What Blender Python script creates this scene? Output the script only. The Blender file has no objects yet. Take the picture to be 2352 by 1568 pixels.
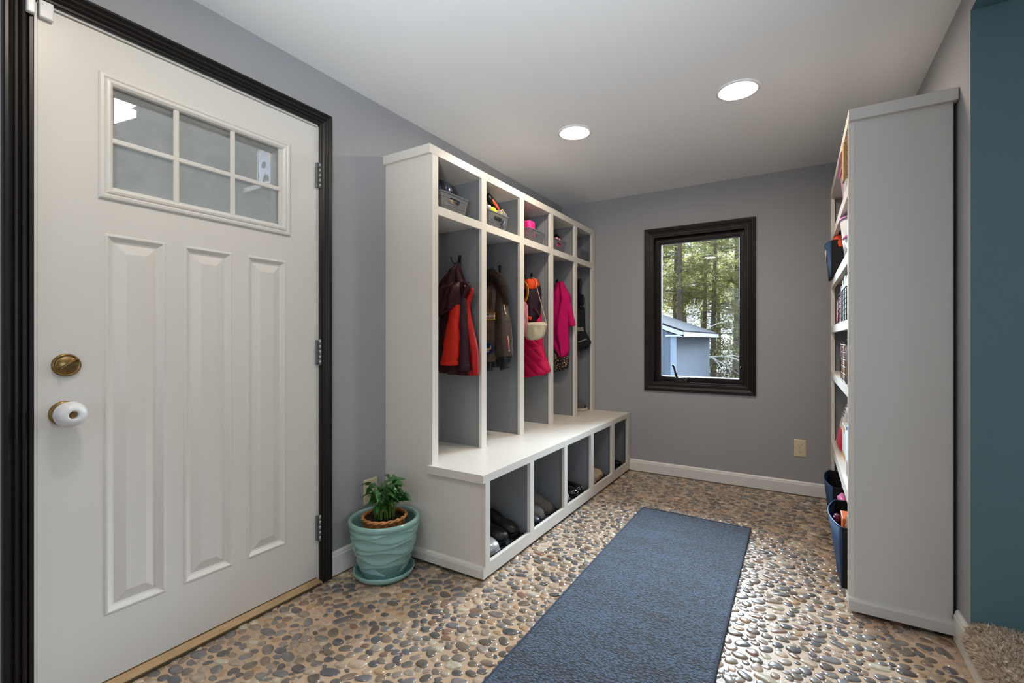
import bpy, math, random
from mathutils import Vector, Matrix, noise
random.seed(7)
PI = math.pi
SC = bpy.context.scene
COL = SC.collection

# ------------------------------------------------------------------ helpers
def lin(c):
    r = []
    for v in c[:3]:
        v = v / 255.0
        r.append(v / 12.92 if v <= 0.04045 else ((v + 0.055) / 1.055) ** 2.4)
    return (r[0], r[1], r[2], 1.0)

class MB:
    def __init__(s):
        s.v = []; s.f = []; s.m = []; s.s = []
    def add(s, verts, faces, mat=0, smooth=False):
        b = len(s.v)
        s.v.extend([tuple(p) for p in verts])
        for f in faces:
            s.f.append(tuple(b + i for i in f)); s.m.append(mat); s.s.append(smooth)
        return s
    def box(s, x0, x1, y0, y1, z0, z1, mat=0):
        v = [(x0,y0,z0),(x1,y0,z0),(x1,y1,z0),(x0,y1,z0),(x0,y0,z1),(x1,y0,z1),(x1,y1,z1),(x0,y1,z1)]
        f = [(0,3,2,1),(4,5,6,7),(0,1,5,4),(1,2,6,5),(2,3,7,6),(3,0,4,7)]
        return s.add(v, f, mat)
    def prism(s, poly, axis, a0, a1, mat=0, smooth=False):
        n = len(poly)
        def P(p, a):
            if axis == 'x': return (a, p[0], p[1])
            if axis == 'y': return (p[0], a, p[1])
            return (p[0], p[1], a)
        v = [P(p, a0) for p in poly] + [P(p, a1) for p in poly]
        f = [(i, (i+1) % n, n + (i+1) % n, n + i) for i in range(n)]
        s.add(v, f, mat, smooth)
        s.add([P(p, a0) for p in poly], [tuple(range(n))[::-1]], mat)
        s.add([P(p, a1) for p in poly], [tuple(range(n))], mat)
        return s
    def loft(s, rings, mat=0, smooth=True, cap0=True, cap1=True, closed=True):
        n = len(rings[0]); b = len(s.v)
        for r in rings: s.v.extend([tuple(p) for p in r])
        for k in range(len(rings) - 1):
            for i in range(n if closed else n - 1):
                j = (i + 1) % n
                s.f.append((b+k*n+i, b+k*n+j, b+(k+1)*n+j, b+(k+1)*n+i)); s.m.append(mat); s.s.append(smooth)
        if cap0: s.f.append(tuple(b + i for i in range(n))[::-1]); s.m.append(mat); s.s.append(False)
        if cap1: s.f.append(tuple(b + (len(rings)-1)*n + i for i in range(n))); s.m.append(mat); s.s.append(False)
        return s
    def tube(s, path, rad, n=10, mat=0, cap=True, ex=1.0, up=(0,0,1), wr=None):
        P = [Vector(p) for p in path]; rings = []
        if not isinstance(rad, (list, tuple)): rad = [rad] * len(P)
        u = Vector(up)
        for i, p in enumerate(P):
            t = (P[min(i+1, len(P)-1)] - P[max(i-1, 0)]).normalized()
            a = t.cross(u)
            if a.length < 1e-4: a = t.cross(Vector((1,0,0)))
            a.normalize(); b = a.cross(t).normalized(); u = b
            ring = []
            for k in range(n):
                q = 2*PI*k/n; r = rad[i]
                if wr: r *= 1 + wr(i, q)
                ring.append(p + a*math.cos(q)*r + b*math.sin(q)*r*ex)
            rings.append(ring)
        return s.loft(rings, mat, True, cap, cap)
    def lathe(s, prof, c, n=32, mat=0, axis='z', cap0=True, cap1=True, smooth=True, ex=1.0):
        rings = []
        for r, h in prof:
            ring = []
            for k in range(n):
                q = 2*PI*k/n; a = r*math.cos(q); b = r*math.sin(q)*ex
                if axis == 'z': ring.append((c[0]+a, c[1]+b, c[2]+h))
                elif axis == 'x': ring.append((c[0]+h, c[1]+a, c[2]+b))
                else: ring.append((c[0]+b, c[1]+h, c[2]+a))
            rings.append(ring)
        return s.loft(rings, mat, smooth, cap0, cap1)
    def grid(s, fn, nu, nv, mat=0, smooth=True):
        b = len(s.v)
        for i in range(nu+1):
            for j in range(nv+1): s.v.append(tuple(fn(i/nu, j/nv)))
        for i in range(nu):
            for j in range(nv):
                s.f.append((b+i*(nv+1)+j, b+(i+1)*(nv+1)+j, b+(i+1)*(nv+1)+j+1, b+i*(nv+1)+j+1)); s.m.append(mat); s.s.append(smooth)
        return s
    def ball(s, c, r, n=12, mat=0, ex=(1,1,1)):
        prof = [(max(1e-4, math.sin(PI*i/n)), -math.cos(PI*i/n)) for i in range(n+1)]
        rings = [[(c[0]+r*a*math.cos(2*PI*k/(2*n))*ex[0], c[1]+r*a*math.sin(2*PI*k/(2*n))*ex[1], c[2]+r*h*ex[2]) for k in range(2*n)] for a, h in prof]
        return s.loft(rings, mat, True)
    def build(s, name, mats, parent=None, bevel=0, solid=0, sub=0, fixn=True):
        if not isinstance(mats, (list, tuple)): mats = [mats]
        off = Vector((0,0,0)); p = parent
        while p is not None: off += p.location; p = p.parent
        me = bpy.data.meshes.new(name)
        me.from_pydata([(x-off.x, y-off.y, z-off.z) for x, y, z in s.v], [], s.f)
        for m in mats: me.materials.append(m)
        me.polygons.foreach_set('material_index', s.m)
        me.polygons.foreach_set('use_smooth', s.s)
        me.update()
        if fixn:
            import bmesh
            bm = bmesh.new(); bm.from_mesh(me)
            bmesh.ops.remove_doubles(bm, verts=bm.verts, dist=1e-6)
            bmesh.ops.recalc_face_normals(bm, faces=bm.faces)
            bm.to_mesh(me); bm.free()
        o = bpy.data.objects.new(name, me); COL.objects.link(o)
        if parent is not None: o.parent = parent
        if solid:
            k = o.modifiers.new('solid', 'SOLIDIFY'); k.thickness = solid; k.offset = 0
        if sub:
            k = o.modifiers.new('sub', 'SUBSURF'); k.levels = sub; k.render_levels = sub
        if bevel:
            k = o.modifiers.new('bevel', 'BEVEL'); k.width = bevel; k.segments = 2; k.limit_method = 'ANGLE'; k.angle_limit = 0.7
        return o

def rrect(map2, a0, a1, b0, b1, rings, mb, mat=0, cap=True, fix0=False, smooth=False):
    """nested rectangles: rings of (inset, depth); map2(a, b, d) -> point. fix0 keeps the low-b edge still and open (casings that stop at the floor)."""
    prev = None
    for ins, d in rings:
        bb0 = b0 if fix0 else b0 + ins
        cur = [map2(a0+ins, bb0, d), map2(a1-ins, bb0, d), map2(a1-ins, b1-ins, d), map2(a0+ins, b1-ins, d)]
        if prev:
            mb.add(prev + cur, [(i, (i+1) % 4, 4+(i+1) % 4, 4+i) for i in range(4) if not (fix0 and i == 0)], mat, smooth)
        prev = cur
    if cap: mb.add(prev, [(0,1,2,3)], mat)

def thing(name, label, cat, loc=(0,0,0), group=None):
    o = bpy.data.objects.new(name, None); COL.objects.link(o)
    o.location = loc; o.empty_display_size = 0.1
    o['label'] = label; o['category'] = cat
    if group: o['group'] = group
    return o
def tag(o, label, cat, group=None):
    o['label'] = label; o['category'] = cat
    if group: o['group'] = group
    return o
def struct(o, label=None):
    o['kind'] = 'structure'
    if label: o['label'] = label
    return o
def dup(root, loc, rotz=0.0, label=None, scale=None):
    r = root.copy(); COL.objects.link(r); r.location = loc; r.rotation_euler = (0,0,rotz)
    if label: r['label'] = label
    if scale: r.scale = scale
    for ch in list(root.children):
        c = ch.copy(); COL.objects.link(c); c.parent = r
        for g in list(ch.children):
            d = g.copy(); COL.objects.link(d); d.parent = c
    return r
def smooth_path(pts, n=6):
    P = [Vector(p) for p in pts]; out = []
    for i in range(len(P)-1):
        p0 = P[max(i-1,0)]; p1 = P[i]; p2 = P[i+1]; p3 = P[min(i+2,len(P)-1)]
        for k in range(n):
            t = k/n
            out.append(0.5*((2*p1)+(p2-p0)*t+(2*p0-5*p1+4*p2-p3)*t*t+(3*p1-p0-3*p2+p3)*t**3))
    out.append(P[-1]); return out
def lerp(a, b, t): return a + (b-a)*t
def interp(tab, x):
    if x <= tab[0][0]: return tab[0][1]
    for (a, va), (b, vb) in zip(tab, tab[1:]):
        if x <= b:
            t = (x-a)/(b-a); t = t*t*(3-2*t) if False else t
            return va + (vb-va)*t
    return tab[-1][1]
def sm(tab, x):
    """smooth Catmull-Rom style lookup"""
    n = len(tab)
    if x <= tab[0][0]: return tab[0][1]
    if x >= tab[-1][0]: return tab[-1][1]
    for i in range(n-1):
        if tab[i][0] <= x <= tab[i+1][0]:
            x0, x1 = tab[i][0], tab[i+1][0]; t = (x-x0)/(x1-x0)
            def sl(k):
                a, b = max(k-1, 0), min(k+1, n-1)
                return (tab[b][1]-tab[a][1])/(tab[b][0]-tab[a][0])
            h = x1-x0
            return ((2*t**3-3*t*t+1)*tab[i][1] + (t**3-2*t*t+t)*h*sl(i) + (-2*t**3+3*t*t)*tab[i+1][1] + (t**3-t*t)*h*sl(i+1))

# ------------------------------------------------------------------ materials
class NT:
    def __init__(s, name):
        s.m = bpy.data.materials.new(name); s.m.use_nodes = True
        s.t = s.m.node_tree; s.n = s.t.nodes; s.l = s.t.links
        s.b = s.n['Principled BSDF']; s.out = s.n['Material Output']
    def node(s, ty, **kw):
        o = s.n.new(ty)
        for k, v in kw.items():
            if k in o.inputs.keys(): o.inputs[k].default_value = v
            else: setattr(o, k, v)
        return o
    def link(s, a, b): s.l.new(a, b)
def coords(t, scale=(1,1,1)):
    c = t.node('ShaderNodeTexCoord'); mp = t.node('ShaderNodeMapping')
    mp.inputs['Scale'].default_value = scale
    t.link(c.outputs['Object'], mp.inputs['Vector']); return mp.outputs['Vector']
def mat(name, col, rough=0.5, metal=0.0, spec=0.5, var=0.0, vscale=4.0, bump=0.0, bscale=60.0, coat=0.0, stretch=(1,1,1), col2=None, emit=None, estr=0.0, sheen=0.0, detail=3.0, trans=0.0):
    t = NT(name); b = t.b
    b.inputs['Base Color'].default_value = lin(col); b.inputs['Roughness'].default_value = rough
    b.inputs['Metallic'].default_value = metal; b.inputs['Specular IOR Level'].default_value = spec
    b.inputs['Coat Weight'].default_value = coat; b.inputs['Coat Roughness'].default_value = 0.08
    if sheen: b.inputs['Sheen Weight'].default_value = sheen
    if trans: b.inputs['Transmission Weight'].default_value = trans
    if var or col2:
        v = coords(t, stretch)
        nz = t.node('ShaderNodeTexNoise', Scale=vscale, Detail=detail); t.link(v, nz.inputs['Vector'])
        rp = t.node('ShaderNodeValToRGB')
        c1 = lin(col)
        if col2: c2 = lin(col2)
        else: c2 = tuple(min(1, x*(1+var)) for x in c1[:3]) + (1,); c1 = tuple(x*(1-var) for x in c1[:3]) + (1,)
        rp.color_ramp.elements[0].color = c1; rp.color_ramp.elements[1].color = c2
        rp.color_ramp.elements[0].position = 0.35; rp.color_ramp.elements[1].position = 0.65
        t.link(nz.outputs['Fac'], rp.inputs['Fac']); t.link(rp.outputs['Color'], b.inputs['Base Color'])
    if bump:
        v = coords(t, stretch)
        nz = t.node('ShaderNodeTexNoise', Scale=bscale, Detail=4.0); t.link(v, nz.inputs['Vector'])
        bp = t.node('ShaderNodeBump', Strength=bump); bp.inputs['Distance'].default_value = 0.01
        t.link(nz.outputs['Fac'], bp.inputs['Height']); t.link(bp.outputs['Normal'], b.inputs['Normal'])
    if emit:
        b.inputs['Emission Color'].default_value = lin(emit); b.inputs['Emission Strength'].default_value = estr
    return t.m

WALL = mat('grey_wall_paint', (161,161,164), 0.6, var=0.015, vscale=2, bump=0.03, bscale=220)
CEIL = mat('white_ceiling_paint', (236,237,238), 0.8, bump=0.02, bscale=120)
TEAL = mat('teal_wall_paint', (84,114,120), 0.6, bump=0.03, bscale=220)
WHITE = mat('white_trim_paint', (226,224,220), 0.35, var=0.01, vscale=3)
CAB = mat('warm_white_cabinet_paint', (222,216,206), 0.38, var=0.02, vscale=5, bump=0.02, bscale=90, stretch=(1,1,0.2))
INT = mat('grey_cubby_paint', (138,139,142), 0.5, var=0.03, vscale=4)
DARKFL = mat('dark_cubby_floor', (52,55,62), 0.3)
DOORW = mat('white_door_paint', (222,219,213), 0.33, var=0.01, vscale=2, bump=0.008, bscale=70)
ESPR = mat('espresso_wood', (20,16,14), 0.36, var=0.25, vscale=14, stretch=(6,6,0.5), spec=.4)
WESP = mat('espresso_window_wood', (26,14,11), 0.42, var=0.3, vscale=14, stretch=(1,6,1), spec=.3)
BRASS = mat('antique_brass', (150,122,78), 0.28, metal=1.0, var=0.12, vscale=30)
STEEL = mat('brushed_steel', (150,150,152), 0.35, metal=1.0)
PLW = mat('white_plastic', (232,232,234), 0.25)
IVORY = mat('ivory_plastic', (220,205,172), 0.35)
BLACK = mat('black_plastic', (16,16,17), 0.35)
BLKM = mat('black_iron', (14,13,13), 0.45)
OAK = mat('threshold_oak', (176,146,104), 0.45, var=0.12, vscale=10, stretch=(8,1,8))
DBRONZE = mat('dark_weatherstrip', (74,62,42), 0.45)

# glossy pebbles: one colour per stone
t = NT('pebble_stone'); g = t.node('ShaderNodeNewGeometry')
rp = t.node('ShaderNodeValToRGB'); cr = rp.color_ramp; cr.interpolation = 'CONSTANT'
cols = [(101, 97, 96), (142, 124, 107), (86, 83, 82), (170, 151, 131), (122, 114, 104), (114, 103, 88), (92, 90, 92), (190, 166, 143), (133, 115, 98), (156, 142, 129), (106, 99, 92), (177, 145, 110), (129, 124, 121), (97, 87, 78), (192, 183, 161), (147, 132, 119), (134, 104, 85), (113, 109, 108)]
cr.elements[0].color = lin(cols[0]); cr.elements[0].position = 0
cr.elements[1].color = lin(cols[1]); cr.elements[1].position = 1/len(cols)
for i in range(2, len(cols)):
    e = cr.elements.new(i/len(cols)); e.color = lin(cols[i])
t.link(g.outputs['Random Per Island'], rp.inputs['Fac'])
v = coords(t); nz = t.node('ShaderNodeTexNoise', Scale=55.0, Detail=5.0); t.link(v, nz.inputs['Vector'])
mr = t.node('ShaderNodeMapRange'); mr.inputs['From Min'].default_value = .3; mr.inputs['From Max'].default_value = .7
mr.inputs['To Min'].default_value = .8; mr.inputs['To Max'].default_value = 1.2; t.link(nz.outputs['Fac'], mr.inputs['Value'])
mx = t.node('ShaderNodeVectorMath', operation='MULTIPLY'); t.link(rp.outputs['Color'], mx.inputs[0]); t.link(mr.outputs['Result'], mx.inputs[1])
t.link(mx.outputs['Vector'], t.b.inputs['Base Color'])
t.b.inputs['Roughness'].default_value = 0.3; t.b.inputs['Coat Weight'].default_value = 1.0; t.b.inputs['Coat Roughness'].default_value = 0.09
PEB = t.m
GROUT = mat('tan_pebble_grout', (192,164,136), 0.38, var=0.1, vscale=7, bump=0.15, bscale=160, coat=0.5)

# rug: braided chenille
t = NT('navy_woven_rug'); v = coords(t, (0.8,1.35,1.0))
nz = t.node('ShaderNodeTexNoise', Scale=38.0, Detail=2.0); t.link(v, nz.inputs['Vector'])
ad = t.node('ShaderNodeVectorMath', operation='MULTIPLY_ADD'); ad.inputs[1].default_value = (.016,.016,0); t.link(nz.outputs['Color'], ad.inputs[0]); t.link(v, ad.inputs[2])
vo = t.node('ShaderNodeTexVoronoi', Scale=112.0, Randomness=0.85); t.link(ad.outputs['Vector'], vo.inputs['Vector'])
rp = t.node('ShaderNodeValToRGB'); rp.color_ramp.elements[0].color = lin((68,92,122)); rp.color_ramp.elements[0].position = .30
rp.color_ramp.elements[1].color = lin((14,19,28)); rp.color_ramp.elements[1].position = .66
n2 = t.node('ShaderNodeTexNoise', Scale=5.0, Detail=4.0); t.link(coords(t, (.6,2.2,1)), n2.inputs['Vector'])
m2 = t.node('ShaderNodeMath', operation='MULTIPLY_ADD'); m2.inputs[1].default_value = .55; m2.inputs[2].default_value = -.27; t.link(n2.outputs['Fac'], m2.inputs[0])
m3 = t.node('ShaderNodeMath', operation='ADD'); t.link(vo.outputs['Distance'], m3.inputs[0]); t.link(m2.outputs[0], m3.inputs[1])
t.link(m3.outputs[0], rp.inputs['Fac']); t.link(rp.outputs['Color'], t.b.inputs['Base Color'])
iv = t.node('ShaderNodeMath', operation='SUBTRACT'); iv.inputs[0].default_value = 1; t.link(vo.outputs['Distance'], iv.inputs[1])
nf = t.node('ShaderNodeTexNoise', Scale=420.0, Detail=3.0); t.link(v, nf.inputs['Vector'])
sm_ = t.node('ShaderNodeMath', operation='MULTIPLY_ADD'); sm_.inputs[1].default_value = .5; t.link(nf.outputs['Fac'], sm_.inputs[0]); t.link(iv.outputs[0], sm_.inputs[2])
bp = t.node('ShaderNodeBump', Strength=0.9); bp.inputs['Distance'].default_value = 0.005
t.link(sm_.outputs[0], bp.inputs['Height']); t.link(bp.outputs['Normal'], t.b.inputs['Normal'])
t.b.inputs['Roughness'].default_value = 0.85; t.b.inputs['Sheen Weight'].default_value = 0.3
RUG = t.m
RUGB = mat('navy_rug_binding', (40,52,72), 0.8, bump=0.3, bscale=300)
CARPET = mat('taupe_carpet', (172,154,136), 0.95, col2=(218,203,186), vscale=60)

def glass(name, tint=(252,252,251), dirt=0.0, rough=0.0, edge=1.0):
    t = NT(name); t.n.remove(t.b)
    tr = t.node('ShaderNodeBsdfTransparent'); tr.inputs['Color'].default_value = lin(tint)
    gl = t.node('ShaderNodeBsdfGlossy'); gl.inputs['Roughness'].default_value = rough
    fr = t.node('ShaderNodeFresnel'); fr.inputs['IOR'].default_value = 1.36
    mx = t.node('ShaderNodeMixShader'); t.link(fr.outputs[0], mx.inputs['Fac']); t.link(tr.outputs[0], mx.inputs[1]); t.link(gl.outputs[0], mx.inputs[2])
    last = mx.outputs[0]
    if dirt:
        di = t.node('ShaderNodeBsdfDiffuse'); di.inputs['Color'].default_value = lin((226,228,226))
        tl = t.node('ShaderNodeBsdfTranslucent'); tl.inputs['Color'].default_value = lin((226,228,226))
        ms = t.node('ShaderNodeMixShader'); ms.inputs['Fac'].default_value = .5; t.link(di.outputs[0], ms.inputs[1]); t.link(tl.outputs[0], ms.inputs[2])
        v = coords(t); n1 = t.node('ShaderNodeTexNoise', Scale=6.0, Detail=8.0, Roughness=0.7); t.link(v, n1.inputs['Vector'])
        mr = t.node('ShaderNodeMapRange'); mr.inputs['From Min'].default_value = .35; mr.inputs['From Max'].default_value = .75
        mr.inputs['To Min'].default_value = dirt*.8; mr.inputs['To Max'].default_value = dirt*1.15; t.link(n1.outputs['Fac'], mr.inputs['Value'])
        m2 = t.node('ShaderNodeMixShader'); t.link(mr.outputs[0], m2.inputs['Fac']); t.link(last, m2.inputs[1]); t.link(ms.outputs[0], m2.inputs[2]); last = m2.outputs[0]
    t.link(last, t.out.inputs['Surface']); return t.m
PANE = glass('window_glass')
DPANE = glass('dusty_door_glass', (240,241,240), dirt=0.36)
def emis(name, col, s):
    t = NT(name); t.n.remove(t.b); e = t.node('ShaderNodeEmission'); e.inputs['Color'].default_value = lin(col); e.inputs['Strength'].default_value = s
    t.link(e.outputs[0], t.out.inputs['Surface']); return t.m
# ------------------------------------------------------------------ room
LW, BW, RW, CZ = -1.851, 3.895, 0.499, 2.32
YR = -2.4            # rear of the hall behind the camera
XS = 3.4             # far side of the carpeted room
OY = 2.173           # where the grey right wall stops and the opening begins
SZ = 0.145           # carpet level

# floor: grout bed plus individual half-set pebbles, one mesh
fl = MB()
fl.add([(LW-.06,YR,0),(RW,YR,0),(RW,BW,0),(LW-.06,BW,0)], [(0,1,2,3)], 0)
fl.add([(LW-.06,YR,-.05),(RW,YR,-.05),(RW,BW,-.05),(LW-.06,BW,-.05)], [(3,2,1,0)], 0)
rp_ = random.Random(3)
cells = {}; CS = 0.05
stones = []
def blocked(x, y):
    if x < -1.235 and y > 1.77: return True
    if x > 0.2 and y > 2.36: return True
    if -0.845 < x < -0.245 and 0.9 < y < 3.02: return True
    return False
def free(circs):
    for x, y, r in circs:
        cx, cy = int(x//CS), int(y//CS)
        for i in (-1,0,1):
            for j in (-1,0,1):
                for (a, b, q) in cells.get((cx+i, cy+j), ()):
                    if (a-x)**2 + (b-y)**2 < (q+r-.0004)**2: return False
    return True
for lo, hi, tries in ((.0150,.0190,8500),(.0125,.0155,36000),(.0100,.0128,72000),(.0068,.0092,72000)):
    for _ in range(tries):
        x = rp_.uniform(LW+.012, RW-.03); y = rp_.uniform(-.45, BW-.03)
        if blocked(x, y): continue
        b = rp_.uniform(lo, hi); el = rp_.choice((1.1,1.2,1.3,1.45,1.6,1.8)); a = b*el
        q = rp_.gauss(0.1, .55)
        cxx, syy = math.cos(q), math.sin(q); o = a-b
        circs = [(x+cxx*o, y+syy*o, b), (x-cxx*o, y-syy*o, b), (x, y, b)]
        if free(circs):
            for c_ in circs: cells.setdefault((int(c_[0]//CS), int(c_[1]//CS)), []).append(c_)
            stones.append((x, y, a, b, q))
for (x, y, a, b, q) in stones:
    n = 14; hgt = rp_.uniform(.0028, .0048) * (b/.014)
    ph1, ph2 = rp_.uniform(0,6.28), rp_.uniform(0,6.28); k1, k2 = rp_.uniform(0,.12), rp_.uniform(0,.10)
    tx, ty = rp_.gauss(0,.05), rp_.gauss(0,.05)
    c0, s0 = math.cos(q), math.sin(q); rings = []
    for (rr, hz) in ((1.06,-.25),(1.035,.15),(.93,.60),(.68,.89),(.34,.985)):
        ring = []
        for k in range(n):
            th = 2*PI*k/n; m = rr*(1 + k1*math.cos(2*th+ph1) + k2*math.cos(3*th+ph2))
            ex = 0.86
            cxp = math.copysign(abs(math.cos(th))**ex, math.cos(th)); syp = math.copysign(abs(math.sin(th))**ex, math.sin(th))
            px, py = cxp*a*m, syp*b*m
            ring.append((x+px*c0-py*s0, y+px*s0+py*c0, hgt*hz + (px*tx+py*ty)*(hz > 0)))
        rings.append(ring)
    b0 = len(fl.v)
    fl.loft(rings, 1, True, False, False)
    top = (x, y, hgt); bb = len(fl.v)
    fl.v.append(top)
    for k in range(n):
        fl.f.append((b0+4*n+k, b0+4*n+(k+1) % n, bb)); fl.m.append(1); fl.s.append(True)
struct(fl.build('floor', [GROUT, PEB], fixn=False), 'pebble floor set in tan grout with a glossy finish')

# ceiling (with the two recessed cans' holes left to the trims)
m = MB().box(LW-.14, XS+.1, YR-.1, BW+.14, CZ, CZ+.06)
struct(m.build('ceiling', CEIL), 'smooth white ceiling')

# left wall with the door opening
DY0, DY1, DZ1 = .419, 1.352, 2.072
m = MB()
m.box(LW-.13, LW, YR, DY0, 0, CZ); m.box(LW-.13, LW, DY1, BW+.13, 0, CZ); m.box(LW-.13, LW, DY0, DY1, DZ1, CZ)
struct(m.build('wall_left', WALL))
# back wall with the window opening
WX0, WX1, WZ0, WZ1 = -1.014, -.347, .763, 1.934
m = MB()
m.box(LW, WX0, BW, BW+.13, 0, CZ); m.box(WX1, RW+.12, BW, BW+.13, 0, CZ); m.box(WX0, WX1, BW, BW+.13, 0, WZ0); m.box(WX0, WX1, BW, BW+.13, WZ1, CZ)
struct(m.build('wall_back', WALL))
# right wall: grey stretch, then the header over the opening
m = MB()
m.box(RW, RW+.11, OY, BW, 0, CZ)
m.box(RW, RW+.11, YR, OY, 2.221, CZ, 0)
o = struct(m.build('wall_right', [WALL, TEAL]))
for p in o.data.polygons:                      # the opening's own faces are teal
    if (p.normal.y < -.5 and p.center.y > OY-.01) or (p.normal.z < -.5 and p.center.z > 2) or p.normal.x > .5: p.material_index = 1
# carpeted room to the right
m = MB().box(RW+.11, XS, OY, OY+.1, 0, CZ)
struct(m.build('wall_side', TEAL))
def opening_wall(mb, axis, at, th, a0, a1, h0, h1, z0, z1):
    def bx(p0, p1, za, zb):
        if p1-p0 < 1e-4 or zb-za < 1e-4: return
        if axis == 'y': mb.box(p0, p1, at, at+th, za, zb)
        else: mb.box(at, at+th, p0, p1, za, zb)
    bx(a0, h0, 0, CZ); bx(h1, a1, 0, CZ); bx(h0, h1, 0, z0); bx(h0, h1, z1, CZ)
m = MB(); opening_wall(m, 'x', XS, .12, YR, OY+.1, -1.3, .9, .75, 2.1)
struct(m.build('wall_far_side', TEAL))
m = MB(); opening_wall(m, 'y', YR-.12, .12, LW-.13, XS+.12, -1.3, 1.3, .5, 2.15)
struct(m.build('wall_rear', WALL))
# carpet: raised floor whose pile rolls over the step nose
m = MB()
sec = [(RW+.0, .045), (RW-.012, .06), (RW-.018, .085), (RW-.014, .115), (RW+.004, .138), (RW+.03, SZ), (XS, SZ), (XS, .0), (RW+.02, .0)]
m.loft([[(x, y, z) for x, z in sec] for y in (YR, OY)], 0, False)
rc = random.Random(5)
for _ in range(32000):
    y = rc.uniform(1.45, OY-.004); w = rc.random()
    if w < .22:
        i = rc.randrange(5); tt = rc.random(); x = lerp(sec[i][0], sec[i+1][0], tt); z = lerp(sec[i][1], sec[i+1][1], tt); nx, nz = (-1, .15) if i < 3 else (-.6, .7)
    else: x = rc.uniform(RW+.03, RW+.42); z = SZ; nx, nz = 0, 1
    h = rc.uniform(.006, .013); q = rc.uniform(0, PI); dx, dy = math.cos(q)*.0028, math.sin(q)*.0028
    lx, ly = rc.gauss(0,.004), rc.gauss(0,.004)
    m.add([(x-dx, y-dy, z), (x+dx, y+dy, z), (x+nx*h+lx, y+ly, z+nz*h)], [(0,1,2)], 0)
struct(m.build('carpet', CARPET, fixn=False), 'thick taupe carpet of the raised room on the right')

# baseboards
def bboard(name, mapf, a0, a1, h, th, z0=.008):
    prof = [(0, z0), (th, z0), (th, h-.022), (th-.003, h-.016), (th-.004, h-.008), (th-.010, h), (0, h)]
    mb = MB(); mb.loft([[mapf(a, d, z) for d, z in prof] for a in (a0, a1)], 0, False)
    return struct(mb.build(name, WHITE))
bboard('baseboard_back', lambda a, d, z: (a, BW-d, z), -1.2136, RW, .1, .014)
bboard('baseboard_left', lambda a, d, z: (LW+d, a, z), 1.408, 1.7335, .116, .015)
bboard('baseboard_right', lambda a, d, z: (RW-d, a, z), OY, 2.3016, .118, .016)
m = MB().box(RW-.016, RW, YR, OY, .0, .056)
struct(m.build('trim_3', WHITE, bevel=.003), 'white trim strip along the carpeted step')

# ------------------------------------------------------------------ entry door
XD = -1.855
m = MB()                                             # jamb, white
m.box(LW-.13, LW+.001, DY0, DY0+.010, .02, DZ1); m.box(LW-.13, LW+.001, DY1-.010, DY1, .02, DZ1); m.box(LW-.13, LW+.001, DY0, DY1, DZ1-.010, DZ1)
m.box(LW-.13, LW-.055, DY0+.010, DY0+.026, .02, DZ1); m.box(LW-.13, LW-.055, DY1-.026, DY1-.010, .02, DZ1); m.box(LW-.13, LW-.055, DY0, DY1, DZ1-.026, DZ1)
struct(m.build('trim_2', WHITE), 'white door jamb')
m = MB()                                             # fluted espresso casing
prof = [(0,0),(0,.011),(-.003,.014),(-.010,.014),(-.0115,.010),(-.014,.0125),(-.019,.017),(-.024,.0155),(-.0255,.011),(-.029,.013),(-.034,.019),(-.039,.018),(-.042,.013),(-.046,.015),(-.052,.020),(-.058,.020),(-.061,.016),(-.062,0)]
rrect(lambda a, b, d: (LW+d, a, b), .421, 1.345, .0, 2.069, prof, m, 0, False, fix0=True)
struct(m.build('trim_1', ESPR), 'dark fluted wooden door casing')
m = MB(); m.prism([(LW-.13,0),(LW+.022,0),(LW+.018,.012),(LW-.002,.027),(LW-.13,.030)], 'y', DY0, DY1, 0)
m.box(LW+.018, LW+.026, DY0, DY1-.008, 0, .010, 1)
struct(m.build('trim_4', [OAK, DBRONZE]), 'wooden door threshold')

door = struct(thing('door_1', 'white steel entry door with a six-pane window and three tall raised panels', 'door', (XD, 1.341, .03)))
PY = [(.582,.750),(.804,.971),(1.025,1.193)]; PZ = (.236,1.436); GY = (.603,1.159); GZ = (1.585,1.902)
DA0, DA1, DB0, DB1 = .431, 1.340, .032, 2.058
mp = lambda a, b, d: (XD+d, a, b)
m = MB()
alist = [DA0] + [v for p in PY for v in p] + [DA1]; alist = sorted(set(alist + list(GY))); blist = [DB0, PZ[0], PZ[1], GZ[0], GZ[1], DB1]
for i in range(len(alist)-1):
    for j in range(len(blist)-1):
        ca, cb = (alist[i]+alist[i+1])/2, (blist[j]+blist[j+1])/2
        if PZ[0] < cb < PZ[1] and any(p[0] < ca < p[1] for p in PY): continue
        if GZ[0] < cb < GZ[1] and GY[0] < ca < GY[1]: continue
        m.add([mp(alist[i],blist[j],0), mp(alist[i+1],blist[j],0), mp(alist[i+1],blist[j+1],0), mp(alist[i],blist[j+1],0)], [(0,1,2,3)])
for p in PY:
    rrect(mp, p[0], p[1], PZ[0], PZ[1], [(0,0),(.003,.0025),(.008,.003),(.013,-.001),(.020,-.007),(.026,-.0095),(.030,-.0085),(.057,-.001),(.060,-.001)], m)
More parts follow.
